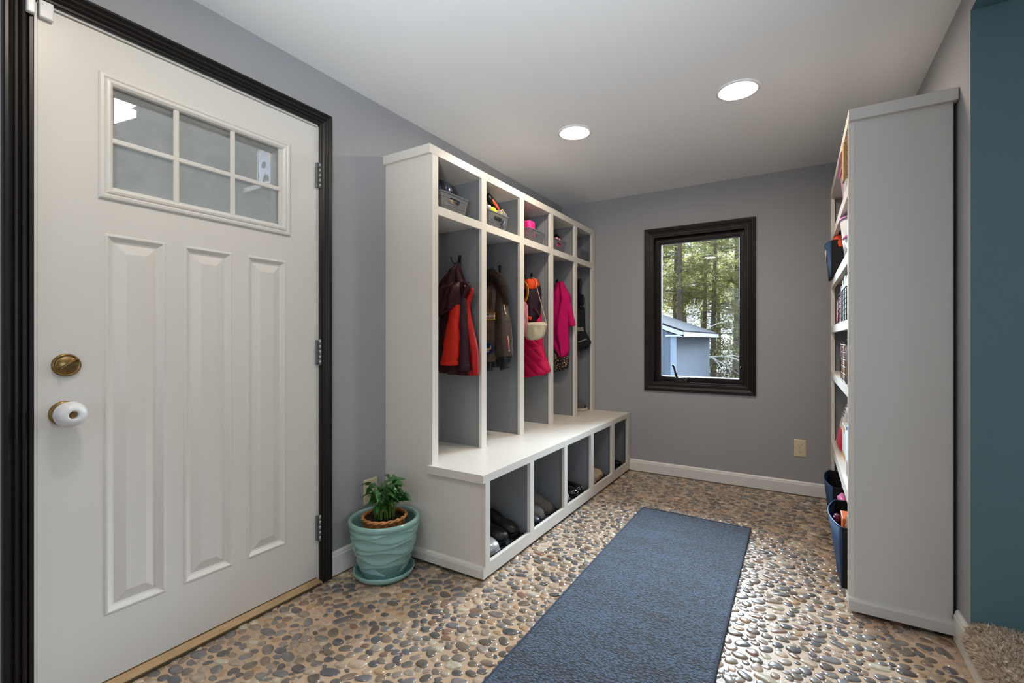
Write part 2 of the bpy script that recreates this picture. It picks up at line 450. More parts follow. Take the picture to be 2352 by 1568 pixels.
# slab edges, back, opening sides
m.add([mp(DA0,DB0,0),mp(DA1,DB0,0),mp(DA1,DB1,0),mp(DA0,DB1,0),mp(DA0,DB0,-.044),mp(DA1,DB0,-.044),mp(DA1,DB1,-.044),mp(DA0,DB1,-.044)],
      [(0,4,5,1),(1,5,6,2),(2,6,7,3),(3,7,4,0)])
rrect(mp, DA0, DA1, DB0, DB1, [(0,-.044),(.17,-.044)], m, 0, False)
rrect(mp, DA0+.17, DA1-.17, 1.5, DB1-.1, [(0,-.044),(.02,-.044)], m, 0, False)
m.add([mp(DA0+.17,DB0+.17,-.044),mp(DA1-.17,DB0+.17,-.044),mp(DA1-.17,1.585,-.044),mp(DA0+.17,1.585,-.044)], [(0,3,2,1)])
m.add([mp(DA0+.17,1.902,-.044),mp(DA1-.17,1.902,-.044),mp(DA1-.17,DB1-.17,-.044),mp(DA0+.17,DB1-.17,-.044)], [(0,3,2,1)])
rrect(mp, GY[0], GY[1], GZ[0], GZ[1], [(0,0),(0,-.044)], m, 0, False)
m.build('slab', DOORW, door, fixn=False)
m = MB()
rrect(mp, .567, 1.208, 1.544, 1.938, [(0,0),(.0,.006),(.004,.009),(.012,.010),(.016,.007),(.020,.0105),(.027,.012),(.034,.007),(.036,.002),(.0365,-.016)], m, 0, False)
for a in (.772, .963):
    m.loft([[(XD+d, a+y, z) for y, d in ((0,-.004),(0,.001),(.003,.004),(.015,.004),(.018,.001),(.018,-.004))] for z in (1.58, 1.905)], 0, False)
m.prism([(XD-.004,1.724),(XD+.001,1.724),(XD+.0035,1.727),(XD+.0035,1.738),(XD+.001,1.741),(XD-.004,1.741)], 'y', .600, 1.162)
m.build('window_frame', DOORW, door)
m = MB().box(XD-.012, XD-.008, .598, 1.164, 1.58, 1.906)
m.build('window_pane', DPANE, door)
db = MB().lathe([(.0,.012),(.004,.012),(.0245,.0085),(.0275,.006),(.029,.009),(.0325,.008),(.034,.0)][::-1], (XD,.493,1.027), 40, 0, 'x', cap0=False, cap1=True).build('deadbolt', BRASS, door)
tt = MB(); tt.loft([[ (XD+d, .493+c*math.cos(.62)-w*math.sin(.62), 1.027+c*math.sin(.62)+w*math.cos(.62)) for c, w in ((-.020,-.0045),(.026,-.006),(.029,0),(.026,.006),(-.020,.0045),(-.023,0))] for d in (.008,.024)], 0, False)
tt.build('thumb_turn', BRASS, db, bevel=.0015)
kb = MB().lathe([(.036,0),(.036,.004),(.033,.008),(.029,.007),(.026,.013),(.0165,.016),(.0125,.020),(.0125,.030),(.02,.036),(.0255,.046),(.0255,.056),(.019,.061),(.009,.061),(.007,.057)], (XD,.489,.885), 40, 0, 'x', cap0=False).build('door_knob', BRASS, door)
kc = MB(); R = [(.022,.027),(.031,.030),(.0365,.040),(.0375,.052),(.0372,.054),(.0366,.0545),(.0362,.056),(.034,.066),(.027,.076),(.019,.0800),(.0140,.081),(.0115,.0795),(.0112,.063)]
kc.lathe(R, (XD,.489,.885), 48, 0, 'x', cap0=False, cap1=False)
for q in (.8, 2.4, 4.0, 5.5):
    kc.box(XD+.024, XD+.034, .489+.026*math.cos(q)-.004, .489+.026*math.cos(q)+.004, .885+.026*math.sin(q)-.004, .885+.026*math.sin(q)+.004)
tag(kc.build('knob_cover', PLW), 'white childproof plastic cover around the brass door knob', 'knob cover')
for zc in (1.8425, 1.0455, .2545):
    h = MB()
    for k in range(5):
        z0 = zc-.057+k*.0228
        h.lathe([(.0005,0),(.0066,0),(.0066,.0222),(.0005,.0222)], (XD+.016, 1.3445, z0), 16, 0)
    h.lathe([(.0045,-.002),(.0045,.116)], (XD+.016,1.3445,zc-.057), 12)
    h.box(XD, XD+.012, 1.332, 1.344, zc-.055, zc+.055)
    h.build('hinge', STEEL, door)
MB().box(XD-.036, XD-.008, .4285, .432, .86, .915).build('latch_plate', BRASS, door, bevel=.001)
MB().box(XD-.036, XD-.008, .4285, .432, 1.0, 1.055).build('bolt_plate', BRASS, door, bevel=.001)

s1 = thing('contact_sensor', 'white contact sensor block on the top corner of the door slab', 'sensor', (XD, .447, 2.04), 'door alarm contact pair')
MB().box(XD, XD+.016, .431, .463, 2.022, 2.075).build('body', PLW, s1, bevel=.004)
MB().box(XD+.016, XD+.0166, .4365, .4380, 2.057, 2.0615).build('indicator', mat('led_grey', (150,150,150)), s1)
s2 = MB().box(LW+.014, LW+.030, .402, .4205, 2.014, 2.07).build('sensor_magnet', PLW, bevel=.004)
tag(s2, 'narrow white magnet half of the sensor on the dark door casing', 'sensor', 'door alarm contact pair')

# ------------------------------------------------------------------ window
win = struct(thing('window_1', 'dark framed crank window looking out on a shed and conifers', 'window', (-.68, BW, .69)))
mw = lambda a, b, d: (a, BW-d, b)
m = MB()
rrect(mw, -1.014, -.347, .763, 1.934, [(0,-.004),(0,.006),(-.004,.010),(-.012,.0105),(-.016,.0125),(-.030,.0135),(-.034,.011),(-.040,.012),(-.056,.019),(-.062,.020),(-.066,.0175),(-.074,.0185),(-.0775,.016),(-.078,0)], m, 0, False)
m.build('casing', WESP, win)
m = MB()
rrect(mw, -1.014, -.347, .763, 1.934, [(0,.0),(0,-.034),(.004,-.036),(.004,-.030),(.009,-.030),(.009,-.125)], m, 0, False)
m.build('jamb', WESP, win)
m = MB()
rrect(mw, -1.006, -.355, .771, 1.926, [(0,-.115),(0,-.042),(.003,-.040),(.018,-.040),(.021,-.043),(.026,-.043),(.030,-.047),(.0335,-.056),(.0345,-.064),(.0345,-.1)], m, 0, False)
m.build('sash', WESP, win)
m = MB()
rrect(mw, -.975, -.386, .802, 1.895, [(0,-.0605),(.004,-.0605),(.004,-.068)], m, 0, False)
m.build('glazing_bead', mat('grey_glazing_bead', (112,108,100), .6), win)
MB().box(-.978, -.383, BW+.066, BW+.070, .80, 1.898).build('pane', PANE, win)
ck = MB(); ck.box(-.852, -.757, BW+.004, BW+.034, .766, .797)
ck.tube(smooth_path([(-.835,BW+.016,.79),(-.833,BW+.006,.80),(-.838,BW+.002,.812)],4), .007, 10)
ck.tube([(-.836,BW+.002,.800),(-.845,BW-.001,.835),(-.858,BW+.001,.882),(-.860,BW+.001,.888),(-.864,BW+.001,.893),(-.866,BW+.001,.901)], [.0095,.0085,.0065,.0085,.0095,.007], 12)
ck.build('crank_handle', mat('bronze_crank', (52,44,38), .3, metal=.5), win)
lk = MB(); lk.box(-.359, -.353, BW+.012, BW+.030, .87, .93); lk.tube([(-.357,BW+.02,.90),(-.368,BW+.008,.898),(-.372,BW+.0,.886)], [.005,.005,.006], 8)
lk.build('lock_lever', BLKM, win)

# ------------------------------------------------------------------ outlets
def outlet(name, label, M, group):
    r = thing(name, label, 'outlet', M(0,0,0), group)
    w, h = .0365, .0605
    p = MB(); rrect(lambda a, b, d: M(a, b, d), -w, w, -h, h, [(0,0),(0,.003),(.004,.0055),(.005,.0058)], p)
    p.build('cover_plate', IVORY, r)
    for zz in (.0195, -.0195):
        f = MB(); f.loft([[M(.0165*math.copysign(min(abs(math.cos(q))*1.1,1),math.cos(q)), zz+.0145*math.sin(q), d) for q in [2*PI*k/28 for k in range(28)]] for d in (.005,.0075)], 0, False)
        fo = f.build('receptacle', IVORY, r)
        s = MB()
        for a, hh in ((-.0065,.0045),(.0065,.0038)):
            s.loft([[M(a+x, zz+.0035+y, d) for x, y in ((-.0011,-hh),(.0011,-hh),(.0011,hh),(-.0011,hh))] for d in (.0072,.0078)], 0, False)
        s.loft([[M(.0025*math.cos(q), zz-.0075+.0025*math.sin(q), d) for q in [2*PI*k/10 for k in range(10)]] for d in (.0072,.0078)], 0, False)
        s.build('slots', BLACK, fo)
    sc = MB(); sc.loft([[M(.003*math.cos(q), .003*math.sin(q), d) for q in [2*PI*k/12 for k in range(12)]] for d in (.0056,.0068)], 0, False)
    sc.build('screw', STEEL, r)
    return r
outlet('wall_outlet', 'ivory duplex outlet low on the back wall beside the bookcase', lambda a, b, d: (.009+a, BW-d, .333+b), 'ivory wall outlets')
outlet('wall_outlet', 'ivory outlet plate behind the potted plant by the door', lambda a, b, d: (LW+d, 1.6455+a*1.18, .338+b*1.03), 'ivory wall outlets')

# ------------------------------------------------------------------ recessed lights
LENS = emis('warm_downlight_lens', (255,240,220), 145.0); LENS2 = emis('dimmer_downlight_lens', (255,239,217), 100.0)
def downlight(x, y, label, M_=None):
    r = thing('ceiling_light', label, 'ceiling light', (x, y, CZ), 'recessed downlights')
    MB().lathe([(.100,0),(.099,-.004),(.092,-.007),(.082,-.006),(.080,-.001),(.0802,0)], (x,y,CZ), 48, 0, cap0=False, cap1=False).build('trim_ring', PLW, r)
    MB().lathe([(.0805,-.0022),(.04,-.0032),(.001,-.0035)], (x,y,CZ), 48, 0, cap0=False).build('lens', M_ or LENS, r)
downlight(-.253, 2.520, 'round recessed light in the ceiling, the one nearer the bookcase')
downlight(-1.122, 2.535, 'round recessed light in the ceiling, the one nearer the lockers')
downlight(-1.118, .50, 'round recessed light in the ceiling just inside the entry door', LENS2)
# ------------------------------------------------------------------ mudroom lockers with bench
LF, BF = -1.529, -1.2136
YN, YE = 1.7485, 3.885
ST = [(1.7485,1.793),(2.166,2.215),(2.595,2.646),(3.026,3.074),(3.459,3.509),(3.825,3.885)]
BS = [(1.7485,1.788),(2.165,2.208),(2.591,2.635),(3.019,3.068),(3.442,3.501),(3.82,3.885)]
L = thing('mudroom_locker', 'tall off-white built-in locker unit with five cubbies, hooks and a shoe bench', 'locker unit', (-1.55, 2.8, 0))
Lp = [(-1.851,.018),(-1.2326,.018),(-1.2326,.45),(-1.548,.45),(-1.548,2.017),(-1.851,2.017)]
MB().prism(Lp, 'y', YN, YN+.018).build('side_panel', CAB, L, bevel=.001)
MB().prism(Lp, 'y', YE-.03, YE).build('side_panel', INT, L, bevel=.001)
MB().box(-1.851, LF, 1.7295, YE, 2.015, 2.059).build('top_cap', CAB, L, bevel=.0015)
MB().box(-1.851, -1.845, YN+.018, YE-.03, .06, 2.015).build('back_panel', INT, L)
m = MB()
for a, b in ST: m.box(-1.548, LF, a, b, .489, 2.015)
for (a, b), (c, d) in zip(ST, ST[1:]): m.box(-1.548, LF, b, c, 1.724, 1.768)
m.build('face_frame', CAB, L, bevel=.001)
MB().box(-1.845, -1.548, YN+.018, YE-.03, 1.744, 1.768).build('shelf', WHITE, L)
DV = [2.182, 2.612, 3.043, 3.477]
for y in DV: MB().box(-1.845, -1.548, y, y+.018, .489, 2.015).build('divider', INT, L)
MB().prism([(-1.845,YN+.018),(-1.549,YN+.018),(-1.549,1.7295),(BF,1.7295),(BF,YE),(-1.845,YE)], 'z', .45, .489).build('bench_seat', CAB, L, bevel=.0015)
m = MB()
for a, b in BS: m.box(-1.2326, BF, a, b, .08, .45)
m.box(-1.2326, BF, YN, YE, .018, .08)
m.build('bench_frame', CAB, L, bevel=.001)
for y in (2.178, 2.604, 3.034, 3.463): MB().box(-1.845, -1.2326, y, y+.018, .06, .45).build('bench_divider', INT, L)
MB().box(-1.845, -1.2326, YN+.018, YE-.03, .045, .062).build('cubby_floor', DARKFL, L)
m = MB(); m.prism([(YN,.018),(YN-.015,.018),(YN-.015,.052),(YN-.011,.064),(YN,.070)], 'x', -1.851, BF)
m.build('base_trim', CAB, L)
MB().box(-1.80, -1.26, YN+.03, YE-.05, .0, .046).build('plinth', mat('dark_plinth', (30,27,24), .7), L)
HX, HZ = -1.695, 1.57
for y in DV + [YE-.03]:
    h = MB()
    h.ball((HX, y-.001, HZ+.016), .011, 8, 0, (1,.5,1.25)); h.ball((HX, y-.001, HZ-.014), .009, 8, 0, (1,.5,1.2))
    h.box(HX-.006, HX+.006, y-.004, y, HZ-.012, HZ+.014)
    for sx in (-1, 1):
        h.tube(smooth_path([(HX, y-.004, HZ-.010),(HX+sx*.008, y-.022, HZ-.022),(HX+sx*.019, y-.040, HZ-.020),(HX+sx*.026, y-.048, HZ-.004),(HX+sx*.028, y-.047, HZ+.008)], 5), [.0045]*10+[.004]*11, 8)
        h.ball((HX+sx*.028, y-.047, HZ+.010), .0058, 6)
    h.build('coat_hook', BLKM, L)

# ------------------------------------------------------------------ woven plastic baskets on the top shelf
def basket_mat():
    t = NT('grey_woven_plastic'); t.n.remove(t.b)
    p = t.node('ShaderNodeBsdfPrincipled', Roughness=0.4); p.inputs['Base Color'].default_value = lin((118,117,119))
    tr = t.node('ShaderNodeBsdfTransparent')
    g = t.node('ShaderNodeTexCoord'); gm = t.node('ShaderNodeNewGeometry')
    sp = t.node('ShaderNodeSeparateXYZ'); t.link(g.outputs['Object'], sp.inputs[0])
    def M(op, a, b=None, c=None):
        n = t.node('ShaderNodeMath', operation=op)
        for i, q in enumerate((a, b, c)):
            if q is None: continue
            if isinstance(q, (int, float)): n.inputs[i].default_value = q
            else: t.link(q, n.inputs[i])
        return n.outputs[0]
    u = M('DIVIDE', M('ADD', sp.outputs['X'], sp.outputs['Y']), .0110); vv = M('DIVIDE', sp.outputs['Z'], .0095)
    row = M('FLOOR', vv); par = M('MODULO', M('ABSOLUTE', row), 2.0)
    fu = M('FRACT', M('ADD', u, M('MULTIPLY', par, .5))); fv = M('FRACT', vv)
    sl = M('MULTIPLY', M('SUBTRACT', fv, .5), M('MULTIPLY_ADD', par, .9, -.45))
    hu = M('LESS_THAN', M('ABSOLUTE', M('ADD', M('SUBTRACT', fu, .5), sl)), .22); hv = M('LESS_THAN', M('ABSOLUTE', M('SUBTRACT', fv, .5)), .33)
    hole = M('MULTIPLY', hu, hv)
    bp = t.node('ShaderNodeBump', Strength=.5); bp.inputs['Distance'].default_value = .003
    t.link(M('SINE', M('MULTIPLY', M('ADD', fu, fv), 6.283)), bp.inputs['Height']); t.link(bp.outputs[0], p.inputs['Normal'])
    mx = t.node('ShaderNodeMixShader'); t.link(hole, mx.inputs['Fac']); t.link(p.outputs[0], mx.inputs[1]); t.link(tr.outputs[0], mx.inputs[2])
    t.link(mx.outputs[0], t.out.inputs['Surface']); return t.m
BKM = basket_mat(); BKS = mat('grey_basket_rim', (112,115,124), 0.35)
bk = thing('storage_basket', 'grey woven plastic basket holding the dark blue helmet', 'basket', (-1.665, 1.934, 1.7705), 'grey baskets on the locker shelf')
bw0, bw1, bd0, bd1, bh = .099, .112, .118, .130, .086
cx_, cy_, cz_ = -1.665, 1.934, 1.7705
def bpt(a, h, front=True):            # point on the front wall: a in -1..1, h in 0..1
    return (cx_ + lerp(bd0, bd1, h), cy_ + a*lerp(bw0, bw1, h), cz_ + h*bh)
m = MB()
N = 32; outer = []; inner = []; lip = []
for k in range(N):
    q = 2*PI*k/N
    c, s_ = math.cos(q), math.sin(q); M_ = max(abs(c), abs(s_))
    outer.append((c/M_, .5+.5*s_/M_))
    ex = lambda v_, e: math.copysign(abs(v_)**e, v_)
    inner.append((.40*ex(c,.45), .64+.155*ex(s_,.55))); lip.append((.455*ex(c,.45), .64+.20*ex(s_,.55)))
m.loft([[bpt(a, h) for a, h in outer], [bpt(a, h) for a, h in lip]], 0, False, False, False)
def wall(p0, p1, p2, p3): m.add([p0, p1, p2, p3], [(0,1,2,3)], 0)
def corner(sx, sy, h): return (cx_ + sx*lerp(bd0, bd1, h), cy_ + sy*lerp(bw0, bw1, h), cz_ + h*bh)
wall(corner(1,-1,0), corner(-1,-1,0), corner(-1,-1,1), corner(1,-1,1)); wall(corner(1,1,0), corner(-1,1,0), corner(-1,1,1), corner(1,1,1)); wall(corner(-1,-1,0), corner(-1,1,0), corner(-1,1,1), corner(-1,-1,1))
m.add([corner(1,-1,0), corner(1,1,0), corner(-1,1,0), corner(-1,-1,0)], [(0,1,2,3)], 0)
m.build('woven_walls', BKM, bk, solid=.002)
m = MB()
pr_ = [(0,0),(.003,.001),(.0035,.005),(.002,.007),(-.002,.007),(-.003,0)]
m.loft([[ (cx_+sx*(bd1+o), cy_+sy*(bw1+o), cz_+bh-.003+h) for o, h in pr_] for sx, sy in ((1,-1),(1,1),(-1,1),(-1,-1),(1,-1))], 0, False, False, False)
m.build('rim', BKS, bk)
m = MB(); m.loft([[tuple(Vector(bpt(a, h))+Vector((o,0,0))) for a, h in ring] for ring, o in ((lip,-.001),(lip,.0025),(inner,.003),(inner,-.002))], 0, False, False, False)
m.build('handle_hole', BKS, bk)
BX = [1.934, 2.345, 2.862, 3.213, 3.672]
LB = ['grey woven plastic basket with a yellow ball and straps, second locker from the door', 'grey woven plastic basket with a hot pink item sticking out, middle locker',
      'grey woven plastic basket with red and pink items showing through its handle', 'grey woven plastic basket in the locker cubby beside the back wall']
for y, lb in zip(BX[1:], LB): dup(bk, (-1.665 + (-.012 if y > 2.7 else 0), y, 1.7705), 0.0, lb)

# things in the baskets
NAVYG = mat('navy_helmet_shell', (20,38,78), 0.18, coat=.6)
hm = thing('bike_helmet', 'dark blue bike helmet with black vents in the first locker basket', 'helmet', (-1.655, 1.915, 1.80))
m = MB(); hx, hy, hz = -1.650, 1.925, 1.868
def helm(u, v):
    th = u*2*PI; ph = v*PI/2
    r = 1.0
    rib = .06*max(0, math.cos(5*th))*math.sin(ph*2)
    return (hx+.088*(1+rib)*math.cos(th)*math.cos(ph), hy+.082*(1+rib)*math.sin(th)*math.cos(ph), hz+.088*math.sin(ph)*(1+rib*.5))
m.grid(helm, 50, 14); m.lathe([(.080,-.035),(.088,-.02),(.0885,.002)], (hx,hy,hz), 50, 0, cap1=False, ex=.935)
m.build('shell', NAVYG, hm)
for k in range(9):
    th = 2*PI*(k+.5)/9 - .1
    v_ = MB()
    def vent(u, w, th=th):
        a = th + (u-.5)*.36*math.sin(PI*min(1, w*.96+.04))**.5; ph = .10 + w*1.0
        return (hx+.0905*math.cos(a)*math.cos(ph), hy+.0845*math.sin(a)*math.cos(ph), hz+.0905*math.sin(ph))
    v_.grid(vent, 6, 8); v_.build('vent', BLACK, hm, solid=.002)
m = MB(); m.ball((-1.575, 2.335, 1.868), .033, 10)
tag(m.build('tennis_ball', mat('tennis_yellow', (228,222,60), .8, bump=.3, bscale=300)), 'yellow tennis ball at the basket rim in the second locker', 'ball')
fl_ = thing('foot_strap', 'black case with a glowing orange-red face leaning in the second basket', 'gear', (-1.60, 2.33, 1.85))
def oblong(mb, c, d, L_, w, th, n=24, mat_=0):
    d = Vector(d).normalized(); s_ = Vector((1,.25,.35)); s_ = (s_ - d*s_.dot(d)).normalized(); k_ = d.cross(s_)
    rings = []
    for t_, sc_ in ((-th,.82),(-th*.6,1),(th*.6,1),(th,.86)):
        ring = []
        for i in range(n):
            q = 2*PI*i/n; ring.append(Vector(c)+d*(L_*math.copysign(abs(math.cos(q))**.6, math.cos(q))*sc_)+k_*(w*math.copysign(abs(math.sin(q))**.8, math.sin(q))*sc_)+s_*t_)
        rings.append(ring)
    mb.loft(rings, mat_, True)
m = MB(); oblong(m, (-1.605, 2.395, 1.940), (.0,.80,-.42), .078, .030, .016); m.build('case', BLACK, fl_)
m = MB(); oblong(m, (-1.588, 2.398, 1.932), (.0,.80,-.42), .046, .019, .004); m.build('orange_face', mat('orange_plastic', (226,84,54), .3), fl_)
st_ = thing('strap_bundle', 'cream nylon strap looped over the second basket rim', 'strap', (-1.57,2.41,1.86))
m = MB()
def ribbon(mb, pts, w, th, side, mat_=0):
    P = smooth_path(pts, 6); s_ = Vector(side).normalized(); rings = []
    for i, p in enumerate(P):
        t_ = (P[min(i+1,len(P)-1)]-P[max(i-1,0)]).normalized(); n_ = t_.cross(s_).normalized()
        rings.append([p+s_*w+n_*th, p-s_*w+n_*th, p-s_*w-n_*th, p+s_*w-n_*th])
    mb.loft(rings, mat_, False)
ribbon(m, [(-1.560,2.345,1.868),(-1.562,2.38,1.884),(-1.565,2.405,1.878)], .006, .0012, (1,0,.3))
ribbon(m, [(-1.56,2.385,1.85),(-1.56,2.395,1.882),(-1.562,2.412,1.897),(-1.56,2.432,1.885),(-1.56,2.455,1.874),(-1.562,2.468,1.845)], .014, .0015, (1,.1,.2))
ribbon(m, [(-1.555,2.39,1.852),(-1.556,2.408,1.878),(-1.557,2.43,1.868),(-1.555,2.45,1.852)], .010, .0015, (1,.1,.2))
m.build('webbing', mat('cream_webbing', (222,208,184), .7, bump=.3, bscale=400), st_)
m = MB(); m.lathe([(.024,0),(.025,.03),(.0235,.031),(.022,.002)], (-1.575,2.285,1.865), 24, 0)
tag(m.build('grey_cup', mat('pale_grey_plastic', (186,180,176), .3)), 'pale grey cup beside the yellow ball in the second basket', 'cup')
m = MB(); m.tube([(-1.526,2.40,1.83),(-1.524,2.395,1.815),(-1.524,2.383,1.795),(-1.524,2.375,1.775)], [.004,.0055,.006,.007], 8); m.tube(smooth_path([(-1.535,2.375,1.826),(-1.526,2.385,1.822),(-1.525,2.40,1.826),(-1.535,2.408,1.83)],5), .0035, 8)
tag(m.build('zip_clip', mat('blue_grey_clip', (88,100,124), .3, metal=.4)), 'blue-grey clip dangling from the handle of the second basket', 'clip')
def rbox(name, label, cat, c, sz, M_, r=.01, rot=None, group=None):
    mb = MB(); mb.box(-sz[0]/2, sz[0]/2, -sz[1]/2, sz[1]/2, -sz[2]/2, sz[2]/2)
    o = mb.build(name, M_, bevel=r); o.location = c
    if rot: o.rotation_euler = rot
    o.modifiers['bevel'].segments = 4
    return tag(o, label, cat, group)
rbox('lunch_box', 'hot pink soft box standing in the middle basket', 'box', (-1.62, 2.814, 1.854), (.13, .085, .135), mat('hot_pink', (236,46,138), .5), .02)
m = MB(); m.ball((-1.55,3.17,1.862), .012, 7, 0, (1,1.3,.9)); m.ball((-1.55,3.215,1.862), .010, 7, 0, (1,1.2,1))
tag(m.build('pink_hair_clip', mat('rose_pink', (214,140,150), .5)), 'rose pink hair clip on the rim of the fourth basket', 'hair clip')
m = MB(); ribbon(m, [(-1.57,3.12,1.875),(-1.565,3.16,1.89),(-1.56,3.20,1.875),(-1.56,3.23,1.86)], .02, .003, (1,.2,.3))
tag(m.build('black_strap', BLACK), 'black goggle strap draped over the fourth basket', 'strap')
rbox('red_pouch', 'red and pink pouch inside the fourth basket', 'pouch', (-1.585,3.22,1.82), (.05,.11,.05), mat('red_pouch_cloth', (190,36,52), .6, col2=(226,90,120), vscale=30), .01)
rbox('tan_pouch', 'cream and brown bundle inside the first basket', 'pouch', (-1.585,1.93,1.822), (.05,.12,.045), mat('cream_brown_cloth', (226,200,160), .7, col2=(70,44,34), vscale=26), .012)

# ------------------------------------------------------------------ cloth
def drape(mb, rows, y, thick, mat_=0, nz=26, nx=26, folds=(), back=.004, seed=0, rough=.004, hem=0.0):
    """a hanging piece of cloth: rows (z, x0, x1); bulges toward -y, with vertical folds (count, amplitude, phase)."""
    zs = sorted(r[0] for r in rows)
    tl = sorted((r[0], r[1]) for r in rows); tr_ = sorted((r[0], r[2]) for r in rows)
    def fn(u, v, front):
        z = lerp(zs[0], zs[-1], v); a, b = sm(tl, z), sm(tr_, z)
        x = lerp(a, b, u); e = max(0.0, 1-(2*u-1)**2)
        ee = e**.42; d = thick*ee*(min(1, (1-v)*5+.25))
        for cnt, amp, ph in folds: d += amp*ee*math.sin(cnt*PI*u+ph+1.3*math.sin(3*v+ph))*(1-.5*v)
        d += rough*ee*noise.noise(Vector((x*28+seed, z*16, seed)))*2
        zz = z + (hem*math.sin(5*u+seed)*(1-v)**6)
        return (x, y - (d if front else -back*ee), zz)
    mb.grid(lambda u, v: fn(u, v, True), nx, nz, mat_); mb.grid(lambda u, v: fn(u, v, False), nx, nz, mat_)
    # close the hem and top
    for v in (0.0, 1.0):
        b0 = len(mb.v)
        for i in range(nx+1): mb.v.append(fn(i/nx, v, True)); mb.v.append(fn(i/nx, v, False))
        for i in range(nx): mb.f.append((b0+2*i, b0+2*i+2, b0+2*i+3, b0+2*i+1)); mb.m.append(mat_); mb.s.append(False)
def sleeve(mb, pts, rads, mat_=0, seed=0, amp=.08, ex=.8, open_end=True, n=18):
    P = smooth_path(pts, 6); k = len(P)
    rs = [interp([(i/(len(rads)-1), r) for i, r in enumerate(rads)], i/(k-1)) for i in range(k)]
    wr = lambda i, q: amp*noise.noise(Vector((math.cos(q)*1.6+seed, math.sin(q)*1.6, i*.42)))*1.6
    mb.tube(P, rs, n, mat_, True, ex, (0,1,0), wr)
    return P[-1], rs[-1]
def cloth(name, c, rough=.8, bump=.55, bscale=20, **k): return mat(name, c, rough, bump=bump, bscale=bscale, stretch=(1.6,1.6,.6), spec=.25, **k)
ORED = cloth('orange_red_nylon', (196,34,14), .6); RED2 = cloth('brick_red_nylon', (164,26,20), .6); MAR = cloth('maroon_nylon', (54,17,23), .5); PUR = cloth('plum_nylon', (48,20,31), .6)

# locker 1: red ski jacket
J = thing('winter_jacket', 'orange-red and maroon hooded ski jacket on the first locker hook', 'jacket', (-1.68, 2.09, .9))
m = MB(); drape(m, [(1.43,-1.77,-1.60),(1.28,-1.80,-1.585),(1.15,-1.81,-1.57),(1.03,-1.82,-1.55),(.93,-1.82,-1.54),(.905,-1.81,-1.54)], 2.145, .05, folds=((5,.010,.4),(9,.004,1)), seed=1, hem=.004)
m.build('lining', MAR, J)
m = MB(); drape(m, [(1.395,-1.606,-1.552),(1.36,-1.607,-1.553),(1.285,-1.606,-1.574),(1.155,-1.600,-1.546),(1.04,-1.585,-1.519),(.915,-1.575,-1.513),(.903,-1.57,-1.52)], 2.12, .030, folds=((3,.005,.2),), seed=2, nx=18)
m.build('front_flap', RED2, J)
m = MB(); m.tube(smooth_path([(-1.585,2.096,1.28),(-1.572,2.094,1.15),(-1.552,2.092,1.04),(-1.535,2.094,.955)],5), .0022, 6)
m.tube([(-1.535,2.092,.96),(-1.534,2.088,.945),(-1.536,2.088,.925)], [.003,.004,.003], 6)
m.build('zipper', BLACK, J)
m = MB(); e_, r_ = sleeve(m, [(-1.635,2.075,1.34),(-1.642,2.062,1.22),(-1.652,2.050,1.08),(-1.660,2.046,.966)], [.024,.038,.048,.055], seed=3, amp=.15)
s1_ = m.build('sleeve', ORED, J)
m = MB(); m.lathe([(.050,-.002),(.057,0),(.0575,.022),(.055,.024)], (-1.660,2.046,.962), 24, 0, cap0=False, cap1=False, ex=.8); m.lathe([(.049,.002),(.0001,.012)], (-1.660,2.046,.962), 24, 1, cap0=False, ex=.8)
m.build('cuff', [ORED, BLACK], s1_)
m = MB(); sleeve(m, [(-1.612,2.095,1.40),(-1.603,2.088,1.28),(-1.592,2.080,1.10),(-1.583,2.075,.942)], [.018,.026,.034,.038], seed=4)
s2_ = m.build('sleeve', PUR, J)
MB().lathe([(.036,-.004),(.040,0),(.0405,.03),(.038,.032)], (-1.583,2.075,.935), 20, 0, cap0=False, cap1=False, ex=.8).build('cuff', PUR, s2_)
m = MB(); drape(m, [(1.545,-1.670,-1.650),(1.50,-1.70,-1.640),(1.44,-1.775,-1.615),(1.40,-1.80,-1.600),(1.33,-1.81,-1.595),(1.24,-1.80,-1.62)], 2.125, .058, folds=((4,.010,.6),(7,.006,2)), seed=5, rough=.008)
m.build('yoke', MAR, J)
m = MB(); drape(m, [(1.425,-1.69,-1.615),(1.39,-1.74,-1.600),(1.33,-1.755,-1.598),(1.28,-1.75,-1.615),(1.245,-1.73,-1.67)], 2.075, .050, folds=((5,.012,1.4),(3,.012,.3)), seed=6, rough=.016)
m.build('hood', MAR, J)
m = MB(); drape(m, [(1.425,-1.64,-1.575),(1.410,-1.63,-1.548),(1.39,-1.62,-1.547),(1.355,-1.60,-1.572),(1.34,-1.59,-1.58)], 2.085, .020, folds=((3,.004,.5),), seed=7, nx=14, nz=14)
m.build('collar', MAR, J)
MB().lathe([(.0001,-.004),(.004,-.003),(.0055,0)], (-1.569,2.062,1.398), 16, 0, 'y', cap1=False).build('snap', STEEL, J)

